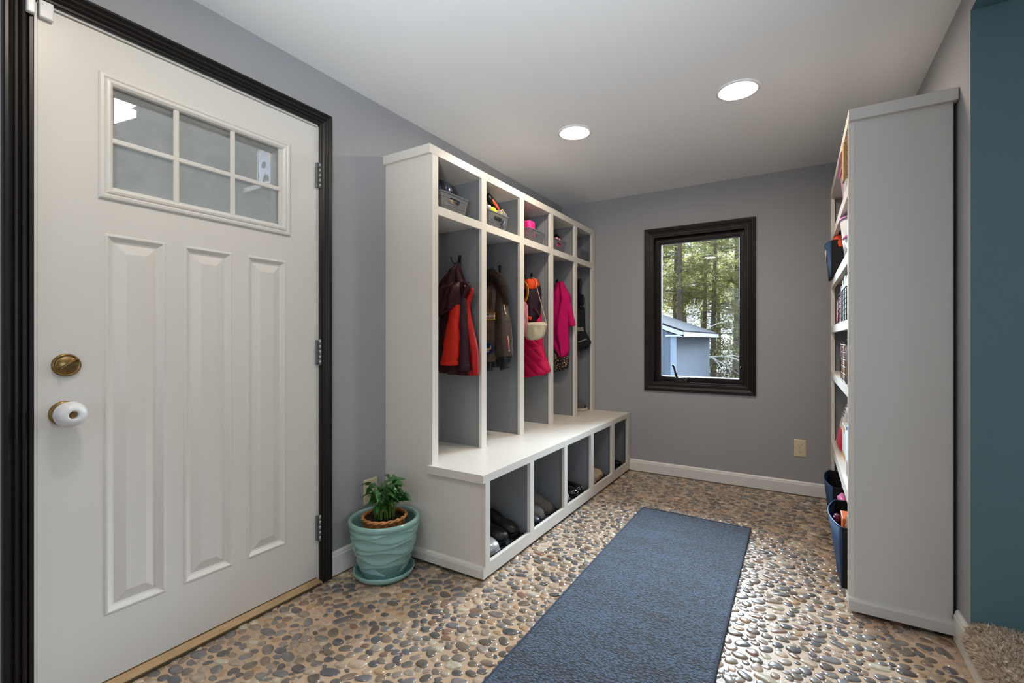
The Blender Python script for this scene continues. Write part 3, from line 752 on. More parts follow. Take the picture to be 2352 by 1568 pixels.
# locker 2: brown bomber jacket
LEA = mat('brown_leather', (90,64,40), .42, var=.22, vscale=12, bump=.5, bscale=34); LEA2 = mat('dark_brown_leather', (70,54,42), .5, var=.2, vscale=14, bump=.4, bscale=60)
FUR = mat('dark_brown_fur', (52,36,24), .95, var=.5, vscale=80, bump=1.0, bscale=240)
J2 = thing('bomber_jacket', 'brown leather bomber jacket with fur collar and sewn patches', 'jacket', (-1.68,2.5,.9))
m = MB(); drape(m, [(1.50,-1.76,-1.655),(1.44,-1.79,-1.642),(1.33,-1.80,-1.634),(1.18,-1.80,-1.629),(1.08,-1.80,-1.634),(1.0,-1.80,-1.64),(.962,-1.79,-1.652)], 2.545, .075, folds=((4,.006,.2),(8,.003,1)), seed=11, rough=.006)
m.build('body', LEA, J2)
m = MB(); m.lathe([(.050,.0),(.056,.01),(.054,.045),(.047,.05)], (-1.70,2.52,.925), 22, 0, ex=.5); m.build('waistband', BLKM, J2)
m = MB(); sleeve(m, [(-1.650,2.535,1.475),(-1.632,2.525,1.36),(-1.612,2.515,1.22),(-1.598,2.508,1.08),(-1.592,2.505,.992)], [.030,.044,.054,.060,.058], seed=12, amp=.09, ex=.75)
s_ = m.build('sleeve', LEA2, J2)
m = MB(); m.tube([(-1.590,2.505,1.0),(-1.592,2.505,.975),(-1.592,2.505,.93),(-1.588,2.505,.92)], [.054,.046,.036,.036], 20, 0, True, .75, (0,1,0), lambda i, q: .03*math.cos(14*q)); m.build('knit_cuff', BLKM, s_)
m = MB(); m.tube([(-1.700,2.50,.985),(-1.704,2.50,.94),(-1.704,2.50,.90)], [.03,.024,.022], 14, 0, True, .8, (0,1,0)); m.build('knit_cuff', BLKM, J2)
m = MB(); P = smooth_path([(-1.76,2.50,1.47),(-1.72,2.49,1.515),(-1.672,2.49,1.522),(-1.632,2.495,1.497),(-1.605,2.505,1.43),(-1.594,2.515,1.36),(-1.594,2.52,1.33)], 6)
m.tube(P, [.022+.010*math.sin(PI*min(1,i/(len(P)-1)+.12)) for i in range(len(P))], 16, 0, True, .9, (0,1,0), lambda i, q: .16*noise.noise(Vector((math.cos(q)*3, math.sin(q)*3, i*.9))))
rf = random.Random(2)
for i in range(1500):
    p = P[rf.randrange(len(P))]; q = rf.uniform(0,2*PI); r0 = .024; d = Vector((math.cos(q),-abs(math.sin(q))*.9,math.sin(q))); a = p+d*r0+Vector((rf.gauss(0,.004),0,rf.gauss(0,.006))); b = a+d*.010+Vector((rf.gauss(0,.004),0,-.004)); w = Vector((rf.gauss(0,.001),0,rf.gauss(0,.001)))+Vector((.0009,0,0))
    m.add([a-w,a+w,b],[(0,1,2)],0)
m.build('fur_collar', FUR, J2, fixn=False)
m = MB(); m.tube(smooth_path([(-1.71,2.463,1.336),(-1.675,2.459,1.334),(-1.645,2.466,1.336)],5), .0025, 6); m.build('yoke_seam', LEA2, J2); m = MB(); m.tube(smooth_path([(-1.72,2.466,1.10),(-1.68,2.46,1.098),(-1.642,2.466,1.10)],5), .003, 6); m.build('pocket_seam', LEA2, J2)
def patch(mb, poly, y, th=.002, mat_=0):
    n = len(poly); mb.add([(x, y, z) for x, z in poly]+[(x, y+th, z) for x, z in poly], [tuple(range(n))]+[(i,(i+1)%n,n+(i+1)%n,n+i) for i in range(n)], mat_)
YEL = mat('patch_yellow', (222,172,56), .7); PRED = mat('patch_red', (170,44,40), .7); PWH = mat('patch_white', (222,216,206), .7); PBL = mat('patch_blue', (70,78,104), .7); PNV = mat('patch_navy', (22,46,94), .7)
fp = MB(); y0 = 2.4635
patch(fp, [(-1.716,1.2295),(-1.639,1.2295),(-1.637,1.273),(-1.716,1.273)], y0, .004, 0)
for k in range(9):
    z0 = 1.2345+k*.0040; patch(fp, [(-1.713,z0),(-1.642,z0),(-1.642,z0+.0040),(-1.713,z0+.0040)], y0-.0006, .001, 1 if k % 2 == 0 else 2)
patch(fp, [(-1.713,1.2505),(-1.683,1.2505),(-1.683,1.2705),(-1.713,1.2705)], y0-.0012, .001, 3)
for i in range(3):
    for j in range(3): patch(fp, [(-1.709+i*.009+.002*math.cos(q*PI/4)*(1 if q%2==0 else .45), 1.254+j*.0065+.002*math.sin(q*PI/4)*(1 if q%2==0 else .45)) for q in range(8)], y0-.0018, .0005, 2)
fp.build('flag_patch', [YEL, PRED, PWH, PBL], J2)
wp = MB(); cx2, cz2 = -1.688, 1.047; y0 = 2.4600
patch(wp, [(cx2+.040*math.copysign(abs(math.cos(q))**.8,math.cos(q)), cz2+.036*math.copysign(abs(math.sin(q))**.8,math.sin(q))) for q in [2*PI*k/28 for k in range(28)]], y0, .005, 0)
for sx in (-1,1):
    patch(wp, [(cx2+sx*x, cz2+z) for x, z in ((.002,-.002),(.008,.002),(.013,.003),(.018,.010),(.022,.022),(.026,.014),(.0265,.004),(.0225,-.004),(.015,-.008),(.006,-.009))], y0-.0008, .001, 1)
patch(wp, [(cx2+.0145*math.sin(k*PI/5)*(1 if k%2==0 else .42), cz2-.014+.0145*math.cos(k*PI/5)*(1 if k%2==0 else .42)) for k in range(10)], y0-.0016, .001, 2)
patch(wp, [(cx2+.0045*math.cos(q), cz2-.014+.0045*math.sin(q)) for q in [2*PI*k/14 for k in range(14)]], y0-.0022, .001, 3)
wp.build('winged_star_patch', [PNV, YEL, PWH, PRED], J2)
sp_ = MB(); sp_.tube(smooth_path([(-1.586,2.490,1.325),(-1.579,2.489,1.285),(-1.568,2.488,1.262)],5), [.003]*11, 8, 0, True, 1, (0,1,0))
sp_.build('shoulder_patch', PWH, s_)
sp_ = MB(); PP = [(-1.5520,2.466,1.130),(-1.5475,2.468,1.100),(-1.5450,2.469,1.066),(-1.5440,2.470,1.032)]
sp_.tube(smooth_path(PP,5), [.002]*3+[.005]*10+[.002]*3, 8, 0, True, .5, (0,1,0)); sp_.tube(smooth_path([(x+.0055,y+.006,z-.004) for x,y,z in PP],5), [.003]*16, 8, 1, True, .6, (0,1,0))
sp_.build('sleeve_patch', [PRED, PWH], s_)

# locker 3
PK = cloth('crimson_quilt', (204,18,76), .5, bump=.25, bscale=40)
q_ = thing('quilted_coat', 'crimson pink quilted coat hanging below the cream purse', 'coat', (-1.64,2.98,.83))
m = MB()
zq = [(1.48,-1.72,-1.65),(1.30,-1.76,-1.60),(1.12,-1.775,-1.585),(1.02,-1.775,-1.572),(.89,-1.785,-1.523),(.865,-1.785,-1.525),(.832,-1.78,-1.60)]
tl = sorted((a, b) for a, b, c in zq); tr2 = sorted((a, c) for a, b, c in zq)
def quilt(u, v, front):
    z = lerp(.845, 1.48, v); a, b = sm(tl, z), sm(tr2, z); x = lerp(a, b, u); e = max(0, 1-(2*u-1)**2)**.4
    s1v = abs(math.sin((x*.9+z)*PI/.075)); s2v = abs(math.sin((z+.0*x)*PI/.105))
    d = .040*e + .013*e*(s1v**.45)*(s2v**.45)
    return (x, 3.015-(d if front else -.004*e), z - (.02*(1-u))*(1-v)**8*1.0 + .012*(u-.5)*(1-v)**6)
m.grid(lambda u, v: quilt(u, v, True), 70, 150); m.grid(lambda u, v: quilt(u, v, False), 40, 60)
m.build('shell', PK, q_)
m = MB(); P = [quilt(i/20, 0, True) for i in range(21)]; m.tube(P, .005, 8); m.build('hem', PK, q_)
b_ = thing('backpack', 'orange and plum child backpack on the third locker hook', 'backpack', (-1.64,2.96,1.23))
ORG = cloth('bright_orange_nylon', (232,78,34), .5); PLUM = cloth('dark_plum_nylon', (48,26,38), .6); LIME = mat('lime_piping', (164,168,60), .6)
m = MB(); drape(m, [(1.535,-1.70,-1.612),(1.51,-1.725,-1.603),(1.47,-1.735,-1.592),(1.385,-1.735,-1.589),(1.33,-1.735,-1.594),(1.27,-1.72,-1.60),(1.232,-1.70,-1.62)], 3.00, .085, folds=((3,.004,.2),), seed=21, rough=.004)
m.build('main_bag', PLUM, b_)
m = MB(); drape(m, [(1.545,-1.70,-1.617),(1.525,-1.72,-1.607),(1.495,-1.735,-1.598),(1.465,-1.735,-1.605)], 2.99, .092, seed=22, nz=12)
m.build('top_panel', ORG, b_)
m = MB(); P = smooth_path([(-1.74,2.905,1.505),(-1.70,2.893,1.52),(-1.665,2.890,1.505),(-1.645,2.892,1.46),(-1.648,2.893,1.41),(-1.665,2.893,1.375)], 6)
m.tube(P, .011, 10, 0, True, .5, (0,1,0)); m.build('shoulder_strap', ORG, b_)
m = MB(); m.tube([p+Vector((.010,-.004,.002)) for p in P], .004, 8); m.build('piping', LIME, b_)
m = MB(); drape(m, [(1.50,-1.735,-1.66),(1.45,-1.735,-1.652),(1.40,-1.735,-1.658)], 2.925, .012, seed=24, nz=10, nx=10); m.build('back_pad', BLACK, b_)
m = MB(); m.tube(smooth_path([(-1.675,2.895,1.38),(-1.682,2.89,1.33),(-1.668,2.888,1.28),(-1.64,2.888,1.258),(-1.612,2.892,1.252)],6), [.018]*14+[.012]*11, 10, 0, True, .5, (0,1,0)); m.build('shoulder_strap', ORG, b_)
m = MB(); m.tube(smooth_path([(-1.60,2.90,1.32),(-1.58,2.895,1.305),(-1.565,2.893,1.29),(-1.556,2.893,1.268)],5), .014, 10, 0, True, .5, (0,1,0)); m.tube(smooth_path([(-1.595,2.90,1.235),(-1.575,2.895,1.25),(-1.56,2.893,1.272)],4), .010, 8, 0, True, .5, (0,1,0)); m.build('hip_strap', PLUM, b_)
m = MB(); m.box(-1.566,-1.545,2.884,2.892,1.266,1.288); m.box(-1.562,-1.549,2.880,2.885,1.271,1.283); m.build('buckle', BLACK, b_, bevel=.002)
p_ = thing('purse', 'cream woven purse on a thin strap in the middle locker', 'purse', (-1.58,2.88,1.1))
m = MB(); drape(m, [(1.226,-1.675,-1.51),(1.210,-1.677,-1.492),(1.195,-1.678,-1.496),(1.15,-1.675,-1.510),(1.125,-1.668,-1.522),(1.108,-1.65,-1.545),(1.099,-1.62,-1.58)], 2.905, .040, seed=31, rough=.002)
m.build('pouch', mat('cream_woven', (214,200,170), .8, bump=.25, bscale=420, var=.06, vscale=40), p_)
m = MB(); m.tube(smooth_path([(-1.493,2.895,1.212),(-1.53,2.90,1.33),(-1.572,2.91,1.452),(-1.60,2.93,1.53),(-1.668,2.99,1.556),(-1.70,2.985,1.53),(-1.70,2.93,1.40),(-1.67,2.90,1.21)],6), .0022, 8); m.build('strap', mat('tan_cord', (206,186,146), .6), p_)
m = MB(); drape(m, [(1.37,-1.72,-1.650),(1.345,-1.72,-1.634),(1.30,-1.72,-1.629),(1.19,-1.72,-1.633),(1.15,-1.72,-1.645),(1.125,-1.71,-1.655)], 2.875, .016, folds=((6,.006,.4),), seed=33, nx=20)
tag(m.build('pink_scarf', mat('dusty_pink_knit', (214,112,128), .85, col2=(232,170,176), vscale=14, stretch=(6,1,1), bump=.4, bscale=200)), 'dusty pink scarf at the left edge of the middle locker', 'scarf')

# locker 4
MAG = cloth('magenta_fleece', (196,18,98), .95, bump=.5, bscale=30)
f_ = thing('fleece_jacket', 'magenta fleece jacket hanging in the fourth locker', 'jacket', (-1.62,3.42,.96))
m = MB(); drape(m, [(1.572,-1.665,-1.620),(1.54,-1.685,-1.605),(1.44,-1.72,-1.551),(1.36,-1.74,-1.555),(1.28,-1.745,-1.562),(1.20,-1.745,-1.566),(1.10,-1.73,-1.566),(1.03,-1.70,-1.562),(.985,-1.66,-1.575),(.962,-1.635,-1.60)], 3.435, .055, folds=((3,.014,.5),(6,.007,1.2)), rough=.007, seed=41)
m.build('body', MAG, f_)
m = MB(); sleeve(m, [(-1.572,3.43,1.40),(-1.556,3.425,1.32),(-1.540,3.422,1.25),(-1.532,3.42,1.212)], [.016,.022,.026,.024], seed=42, ex=.8); m.build('sleeve', MAG, f_)
m = MB(); m.tube(smooth_path([(-1.70,3.385,1.44),(-1.672,3.378,1.50),(-1.652,3.378,1.56)],5), .007, 8); m.build('collar', mat('deep_magenta', (126,10,60), .9), f_)
t = NT('spotted_black_print'); v = coords(t, (1,.01,1)); vo = t.node('ShaderNodeTexVoronoi', Scale=95.0); t.link(v, vo.inputs['Vector'])
rp = t.node('ShaderNodeValToRGB'); rp.color_ramp.interpolation = 'CONSTANT'; rp.color_ramp.elements[0].color = lin((204,158,122)); rp.color_ramp.elements[1].color = lin((20,18,22)); rp.color_ramp.elements[1].position = .36
t.link(vo.outputs['Distance'], rp.inputs['Fac']); t.link(rp.outputs['Color'], t.b.inputs['Base Color']); t.b.inputs['Roughness'].default_value = .8
m = MB(); drape(m, [(1.12,-1.74,-1.60),(1.0,-1.745,-1.585),(.93,-1.745,-1.575),(.885,-1.745,-1.575),(.862,-1.745,-1.61),(.838,-1.74,-1.70)], 3.445, .035, folds=((5,.008,.3),), seed=43)
tag(m.build('print_dress', t.m), 'black dress with tan spots hanging below the magenta fleece', 'dress')

# locker 5
k_ = thing('strap_gear', 'black strap with a glossy round black disc in the last locker', 'gear', (-1.63,3.78,1.4))
m = MB(); m.box(-1.66,-1.612,3.765,3.795,1.50,1.63); m.build('case', BLACK, k_, bevel=.008)
m = MB(); ribbon(m, [(-1.636,3.78,1.51),(-1.638,3.775,1.45),(-1.64,3.78,1.38)], .018, .002, (1,0,0)); m.build('strap', BLACK, k_)
m = MB(); m.lathe([(.0001,-.012),(.025,-.012),(.029,-.009),(.030,-.002),(.028,.004),(.0001,.006)], (-1.592,3.755,1.442), 32, 0, 'y'); 
m.v = [(x, y, 1.442+(z-1.442)*1.75) for x, y, z in m.v]; m.build('round_disc', mat('glossy_black_disc', (30,33,42), .12, coat=.8), k_)
MB().lathe([(.006,0),(.006,.004)], (-1.630,3.762,1.632), 12, 0, 'y').build('rivet', STEEL, k_)
TB = mat('black_canvas', (20,20,22), .85, bump=.3, bscale=400)
tb = thing('tote_bag', 'black tote bag with white lettering hanging in the last locker', 'bag', (-1.62,3.8,1.0))
m = MB(); drape(m, [(1.385,-1.675,-1.592),(1.36,-1.69,-1.585),(1.28,-1.70,-1.583),(1.18,-1.71,-1.577),(1.13,-1.72,-1.552),(1.085,-1.725,-1.527),(1.062,-1.725,-1.535),(1.03,-1.72,-1.558),(1.0,-1.715,-1.64)], 3.80, .035, folds=((3,.004,.7),), seed=51)
m.build('body', TB, tb)
def lettering(txt, size, M_, mtx, name, parent, align='RIGHT', ext=.0004):
    cu = bpy.data.curves.new('t', 'FONT'); cu.body = txt; cu.size = size; cu.align_x = align; cu.extrude = ext; cu.offset = size*.03
    ob = bpy.data.objects.new('t', cu); COL.objects.link(ob)
    me = bpy.data.meshes.new_from_object(ob.evaluated_get(bpy.context.evaluated_depsgraph_get()))
    bpy.data.objects.remove(ob)
    off = Vector((0,0,0)); p = parent
    while p is not None: off += p.location; p = p.parent
    me.transform(Matrix.Translation(-off) @ mtx); me.materials.clear(); me.materials.append(M_)
    o = bpy.data.objects.new(name, me); COL.objects.link(o); o.parent = parent
    return o
LET = mat('white_print', (196,184,168), .8)
RX = Matrix.Rotation(PI/2, 4, 'X')
lettering('HEROES', .0185, LET, Matrix.Translation((-1.585,3.7605,1.196)) @ RX, 'lettering', tb)
lettering('RIDERS', .0185, LET, Matrix.Translation((-1.580,3.7615,1.178)) @ RX, 'lettering', tb)
lettering('RIDERS.ORG', .0145, LET, Matrix.Translation((-1.551,3.7580,1.103)) @ Matrix.Rotation(-.32,4,'Y') @ RX, 'lettering', tb)
sd = thing('slipper', 'grey slip-on with a cream sole on the bench inside the last locker', 'slipper', (-1.60,3.77,.489))
m = MB()
def dome(u, v):
    th = u*PI; x = -1.72+.15*v; w = .045*math.sin(PI*min(1,.15+v*.8))**.5
    return (x, 3.77-w*math.cos(th), .513+.062*math.sin(th)*math.sin(PI*min(1,.30+.62*v))**.6)
m.grid(dome, 16, 14); m.build('upper', mat('grey_felt', (92,88,86), .9), sd, solid=.003)
MB().box(-1.74,-1.565,3.722,3.818,.490,.513).build('sole', mat('cream_rubber', (206,196,178), .6), sd, bevel=.008)

# ------------------------------------------------------------------ shoes in the bench cubbies
def shoe(name, label, cat, group, M_, S_, toe, W, L_, prof, sole=.016, open_from=.45, open_to=.93, heel=None, z0=.0625, rot=0.0, OM=None, extra=None):
    """toe = (x, y) of the tip; the shoe runs back along -x. prof rows: (t from toe 0..1, half width factor, top height)."""
    r = thing(name, label, cat, (toe[0], toe[1], z0), group)
    tx, ty = toe
    wt = [(p[0], p[1]*W/2) for p in prof]; ht = [(p[0], p[2]) for p in prof]
    n = 18; rings = []; srings = []; K = 22
    lift = lambda t_: (heel*max(0, min(1, (t_-.38)/.3)) if heel else 0) + .006*max(0, (.12-t_)/.12)**2
    for k in range(K+1):
        t_ = k/K; tt_ = .004+t_*.992; w = max(.002, sm(wt, tt_)); h = sm(ht, tt_); z = z0+sole+lift(t_)
        ring = []
        for i in range(n):
            q = PI*i/(n-1); c = math.copysign(abs(math.cos(q))**.75, math.cos(q)); s_ = abs(math.sin(q))**.7
            ring.append((tx-tt_*L_, ty+w*c, z+h*s_))
        rings.append(ring)
        srings.append([(tx+.004-t_*(L_+.006), ty+(w+.003)*sx, z0+lift(t_)+zz) for sx, zz in ((-1,0),(1,0),(1,sole),(-1,sole))])
    m_ = MB(); m_.loft(rings, 0, True)
    m_.build('upper', M_, r)
    m_ = MB(); m_.loft(srings, 0, False)
    if heel: m_.box(tx-L_, tx-L_+.05, ty-W*.28, ty+W*.28, z0, z0+heel+.002)
    m_.build('sole', S_, r, bevel=.003)
    m_ = MB(); op = []
    for i in range(20):
        q = 2*PI*i/20; t_ = lerp(open_from, open_to, .5+.5*math.cos(q)); w = sm(wt, t_)*.68*math.sin(q); op.append((tx-t_*L_, ty+w, z0+sole+lift(t_)+sm(ht, t_)*(1-.13*(abs(math.sin(q))**2))+.0015))
    cxx = sum(p[0] for p in op)/20; czz = min(p[2] for p in op)-.02
    m_.loft([op, [(lerp(p[0],cxx,.25), lerp(p[1],ty,.25), p[2]-.012) for p in op]], 0, True, False, True)
    m_.build('opening', OM or BLACK, r)
    if extra: extra(r, tx, ty, z0)
    return r
clog = [(0,.25,.012),(.06,.72,.034),(.2,.98,.050),(.38,1.0,.062),(.5,.92,.082),(.62,.82,.098),(.8,.80,.090),(.95,.66,.082),(1,.3,.07)]
BLEA = mat('black_clog_leather', (20,18,17), .38, bump=.15, bscale=60)
shoe('clog', 'black leather clog next to the silver shoe in the first cubby', 'shoe', 'shoes in the bench cubbies', BLEA, BLACK, (-1.262,2.012), .096, .26, clog, .022)
shoe('clog', 'black leather clog against the divider of the first cubby', 'shoe', 'shoes in the bench cubbies', BLEA, BLACK, (-1.262,2.115), .096, .26, clog, .022)
snk = [(0,.3,.014),(.06,.72,.032),(.18,.98,.046),(.34,1.0,.058),(.5,.9,.076),(.7,.78,.082),(.95,.62,.086),(1,.3,.07)]
def bands(r, tx, ty, z0):
    m_ = MB()
    for x, zz in ((.045,.052),(.085,.068)):
        m_.tube(smooth_path([(tx-x,ty-.043,z0+.03),(tx-x-.005,ty-.02,z0+zz),(tx-x-.005,ty+.02,z0+zz),(tx-x,ty+.043,z0+.03)],5), .007, 8)
    m_.build('strap', mat('chrome_strap', (200,204,212), .15, metal=.8), r)
shoe('sneaker', 'shiny silver-white shoe at the near end of the first cubby', 'shoe', 'shoes in the bench cubbies', mat('silver_shoe', (196,190,190), .25, metal=.35), mat('white_sole', (150,148,150), .4), (-1.252,1.905), .098, .20, snk, .010, extra=bands)
slp = [(0,.4,.014),(.07,.85,.040),(.22,1.0,.060),(.42,.98,.088),(.56,.92,.112),(.72,.84,.104),(.95,.7,.08),(1,.4,.06)]
GSL = mat('grey_wool_felt', (110,104,98), .95, bump=.8, bscale=260, var=.12, vscale=60)
shoe('slipper', 'grey felt slipper leaning at the left of its pair, second cubby', 'slipper', 'shoes in the bench cubbies', GSL, mat('grey_felt_sole', (70,66,62), .9), (-1.266,2.405), .105, .26, slp, .012, open_from=.6)
shoe('slipper', 'grey felt slipper against the far divider of the second cubby', 'slipper', 'shoes in the bench cubbies', GSL, mat('grey_felt_sole2', (70,66,62), .9), (-1.262,2.515), .105, .26, slp, .012, open_from=.6)
flat_ = [(0,.35,.010),(.08,.8,.022),(.25,1.0,.030),(.5,.95,.036),(.8,.85,.040),(1,.4,.03)]
NSH = mat('navy_shoe', (44,48,62), .4)
shoe('flat_shoe', 'small dark navy shoe in front of the grey slippers, inner one', 'shoe', 'shoes in the bench cubbies', NSH, BLACK, (-1.250,2.332), .058, .17, flat_, .010)
shoe('flat_shoe', 'small dark navy shoe nearest the frame in the second cubby', 'shoe', 'shoes in the bench cubbies', NSH, BLACK, (-1.246,2.262), .058, .17, flat_, .010)
PAT = mat('black_patent', (10,10,11), .08, coat=1.0)
pt = [(0,.35,.014),(.07,.8,.034),(.22,1.0,.044),(.4,.95,.052),(.6,.82,.062),(.85,.75,.066),(1,.4,.055)]
OR_ = mat('tan_insole', (166,104,62), .6)
shoe('dress_shoe', 'glossy black patent shoe against the far side of the third cubby', 'shoe', 'shoes in the bench cubbies', PAT, BLACK, (-1.245,2.955), .082, .24, pt, .014, OM=OR_)
shoe('dress_shoe', 'glossy black patent shoe in the middle of the third cubby', 'shoe', 'shoes in the bench cubbies', PAT, BLACK, (-1.245,2.865), .082, .24, pt, .014, OM=OR_)
shoe('ballet_flat', 'pale pink shoe toe at the near edge of the third cubby', 'shoe', 'shoes in the bench cubbies', mat('pale_pink_suede', (206,182,192), .8), mat('pink_sole', (190,160,160), .6), (-1.268,2.765), .078, .2, pt, .010)
def fish(r, tx, ty, z0):
    m_ = MB()
    for x, zz in ((.07,.058),(.115,.072),(.16,.10)):
        m_.loft([[(tx-x-.012,ty+.040*math.cos(q),z0+.014+zz*abs(math.sin(q))**.7),(tx-x+.012,ty+.040*math.cos(q),z0+.010+(zz-.008)*abs(math.sin(q))**.7)] for q in [PI*k/14 for k in range(15)]], 0, True, False, False, False)
    m_.build('strap', mat('tan_strap', (190,150,120), .7), r, solid=.003)
BEI = mat('beige_suede', (206,184,154), .8, bump=.2, bscale=200)
shoe('sandal', 'beige strapped sandal against the far divider, fourth cubby', 'sandal', 'shoes in the bench cubbies', BEI, mat('beige_sole', (176,146,112), .7), (-1.268,3.372), .082, .20, pt, .014, extra=fish)
shoe('sandal', 'beige strapped sandal beside the pale blue shoe, fourth cubby', 'sandal', 'shoes in the bench cubbies', BEI, mat('beige_sole2', (176,146,112), .7), (-1.262,3.285), .082, .20, pt, .014, extra=fish)
shoe('sneaker', 'pale blue-white shoe at the near edge of the fourth cubby', 'shoe', 'shoes in the bench cubbies', mat('pale_blue_canvas', (176,190,204), .6), mat('white_sole2', (204,204,206), .4), (-1.258,3.190), .09, .2, snk, .014)
def ankle(r, tx, ty, z0):
    m_ = MB(); m_.tube(smooth_path([(tx-.20,ty-.03,z0+.10),(tx-.17,ty-.034,z0+.13),(tx-.13,ty-.01,z0+.145),(tx-.12,ty+.01,z0+.15)],5), .006, 8); m_.tube(smooth_path([(tx-.05,ty-.034,z0+.05),(tx-.09,ty-.02,z0+.09),(tx-.12,ty+.005,z0+.145)],5), .006, 8)
    m_.build('ankle_strap', BLACK, r)
ht_ = [(0,.35,.010),(.08,.8,.022),(.22,.95,.030),(.45,.8,.026),(.7,.72,.034),(.9,.68,.05),(1,.4,.05)]
shoe('heeled_sandal', 'black heeled sandal standing nearer in the last cubby', 'sandal', 'shoes in the bench cubbies', mat('black_satin', (14,13,14), .35), BLACK, (-1.262,3.655), .078, .2, ht_, .012, heel=.075, extra=ankle)
shoe('heeled_sandal', 'black heeled sandal against the end panel of the last cubby', 'sandal', 'shoes in the bench cubbies', mat('black_satin2', (14,13,14), .35), BLACK, (-1.250,3.765), .078, .2, ht_, .012, heel=.075, extra=ankle)

# ------------------------------------------------------------------ planter, plant
PX, PYc = -1.672, 1.572
t = NT('teal_glaze'); t.b.inputs['Roughness'].default_value = .22; t.b.inputs['Coat Weight'].default_value = .5
v = coords(t); nz = t.node('ShaderNodeTexNoise', Scale=5.0, Detail=3.0); t.link(v, nz.inputs['Vector'])
rp = t.node('ShaderNodeValToRGB'); rp.color_ramp.elements[0].color = lin((138,176,166)); rp.color_ramp.elements[0].position = .35; rp.color_ramp.elements[1].color = lin((146,190,190)); rp.color_ramp.elements[1].position = .65
t.link(nz.outputs['Fac'], rp.inputs['Fac']); t.link(rp.outputs['Color'], t.b.inputs['Base Color']); GLZ = t.m
so = MB().lathe([(.0001,.004),(.118,.004),(.126,.010),(.133,.026),(.137,.028),(.140,.026),(.136,.010),(.128,.0),(.0001,.0)], (PX,PYc,.0065), 64, 0, cap0=False, cap1=False)
tag(so.build('planter_saucer', GLZ), 'teal glazed saucer under the planter on the pebble floor', 'saucer')
pot = thing('planter', 'teal glazed planter with wavy ridges between the door and the lockers', 'planter', (PX,PYc,.012))
m = MB(); rt = [(0,.098),(.03,.108),(.08,.126),(.13,.140),(.18,.150),(.22,.155),(.232,.1555)]
RZ = [.028,.062,.096,.130,.162,.192,.217]
def potf(u, v):
    th = u*2*PI; z = v*.232; r = sm(rt, z)
    bump = 0
    for k, zk in enumerate(RZ):
        zz = zk + .0105*math.sin(3*th + (0 if k % 2 == 0 else PI) + .5*k) + .004*math.sin(5*th+1.7*k)
        d = (z-zz)/.0085
        bump = max(bump, math.exp(-(d*2.4)**2) if d < 0 else math.exp(-(d/2.4)**2)*.999)
    f = min(1, max(0, (.230-z)/.012))*min(1, z/.01)
    r += .0078*bump*f - .003*f
    return (PX+r*math.cos(th), PYc+r*math.sin(th), .0115+z)
m.grid(potf, 180, 110); m.lathe([(.098,0),(.0001,0)], (PX,PYc,.0115), 60, 0, cap0=False, cap1=False)
m.build('body', GLZ, pot)
m = MB(); m.lathe([(.1535,.228),(.160,.232),(.1645,.240),(.1645,.249),(.161,.256),(.155,.2585),(.147,.256),(.143,.248),(.141,.236),(.134,.15),(.11,.02),(.0001,.02)], (PX,PYc,.0115), 72, 0, cap0=False, cap1=False)
m.build('rim', GLZ, pot)
pl = thing('potted_plant', 'small leafy green houseplant in a wicker basket inside the planter', 'plant', (PX,PYc,.19))
WIC = mat('wicker', (176,112,58), .55, var=.3, vscale=30, bump=.3, bscale=120); WIC2 = mat('wicker_rim', (196,132,74), .5, var=.2, vscale=24, bump=.3, bscale=140)
m = MB()
def wick(u, v):
    th = u*2*PI; z = .175+v*.095; r = lerp(.086,.099,v) + .0028*math.sin(16*th + (PI if int(v*5.99) % 2 else 0))*abs(math.sin(PI*6*v))**.5
    return (PX+r*math.cos(th), PYc+r*math.sin(th), z)
m.grid(wick, 128, 30); m.lathe([(.086,0),(.0001,0)], (PX,PYc,.175), 32, 0, cap0=False, cap1=False); m.build('wicker_pot', WIC, pl)
m = MB()
for ph in (0, PI):
    m.tube([(PX+(.0985+.0034*math.cos(9*q+ph))*math.cos(q), PYc+(.0985+.0034*math.cos(9*q+ph))*math.sin(q), .271+.0038*math.sin(9*q+ph)) for q in [2*PI*k/156 for k in range(157)]], .0050, 8)
m.build('braided_rim', WIC2, pl)
m = MB(); rs_ = random.Random(9)
m.grid(lambda u, v: (PX+.094*v*math.cos(u*2*PI), PYc+.094*v*math.sin(u*2*PI), .258+.006*noise.noise(Vector((v*14*math.cos(u*2*PI), v*14*math.sin(u*2*PI), 3)))), 40, 12)
m.build('soil', mat('potting_soil', (34,26,22), .95, col2=(60,44,34), vscale=90, bump=.8, bscale=150), pl)
LEAF = mat('dark_green_leaf', (36,84,38), .32, col2=(62,116,52), vscale=18, coat=.2); STEM = mat('green_stem', (104,136,58), .5)
lf = MB(); stm = MB()
def leaf(mb, base, d, L_, W_, droop, roll):
    d = Vector(d); d.z = 0; d.normalize(); s_ = Vector((-d.y, d.x, 0)); N_ = 8
    rows = []
    for i in range(N_+1):
        t_ = i/N_; w = W_*(math.sin(PI*min(1, t_**.62))**.9)*(1-.35*t_) if 0 < t_ < 1 else .0004
        c = Vector(base)+d*(L_*(t_-.12*droop*t_*t_))+Vector((0,0, L_*(.34*t_-droop*t_*t_)))
        up = Vector((0,0,1))
        rows.append([c-s_*w+up*w*.45+up*roll*w, c-s_*w*.5+up*w*.14+up*roll*w*.5, c, c+s_*w*.5+up*w*.14-up*roll*w*.5, c+s_*w+up*w*.45-up*roll*w])
    mb.loft(rows, 0, True, False, False, False)
rl = random.Random(21)
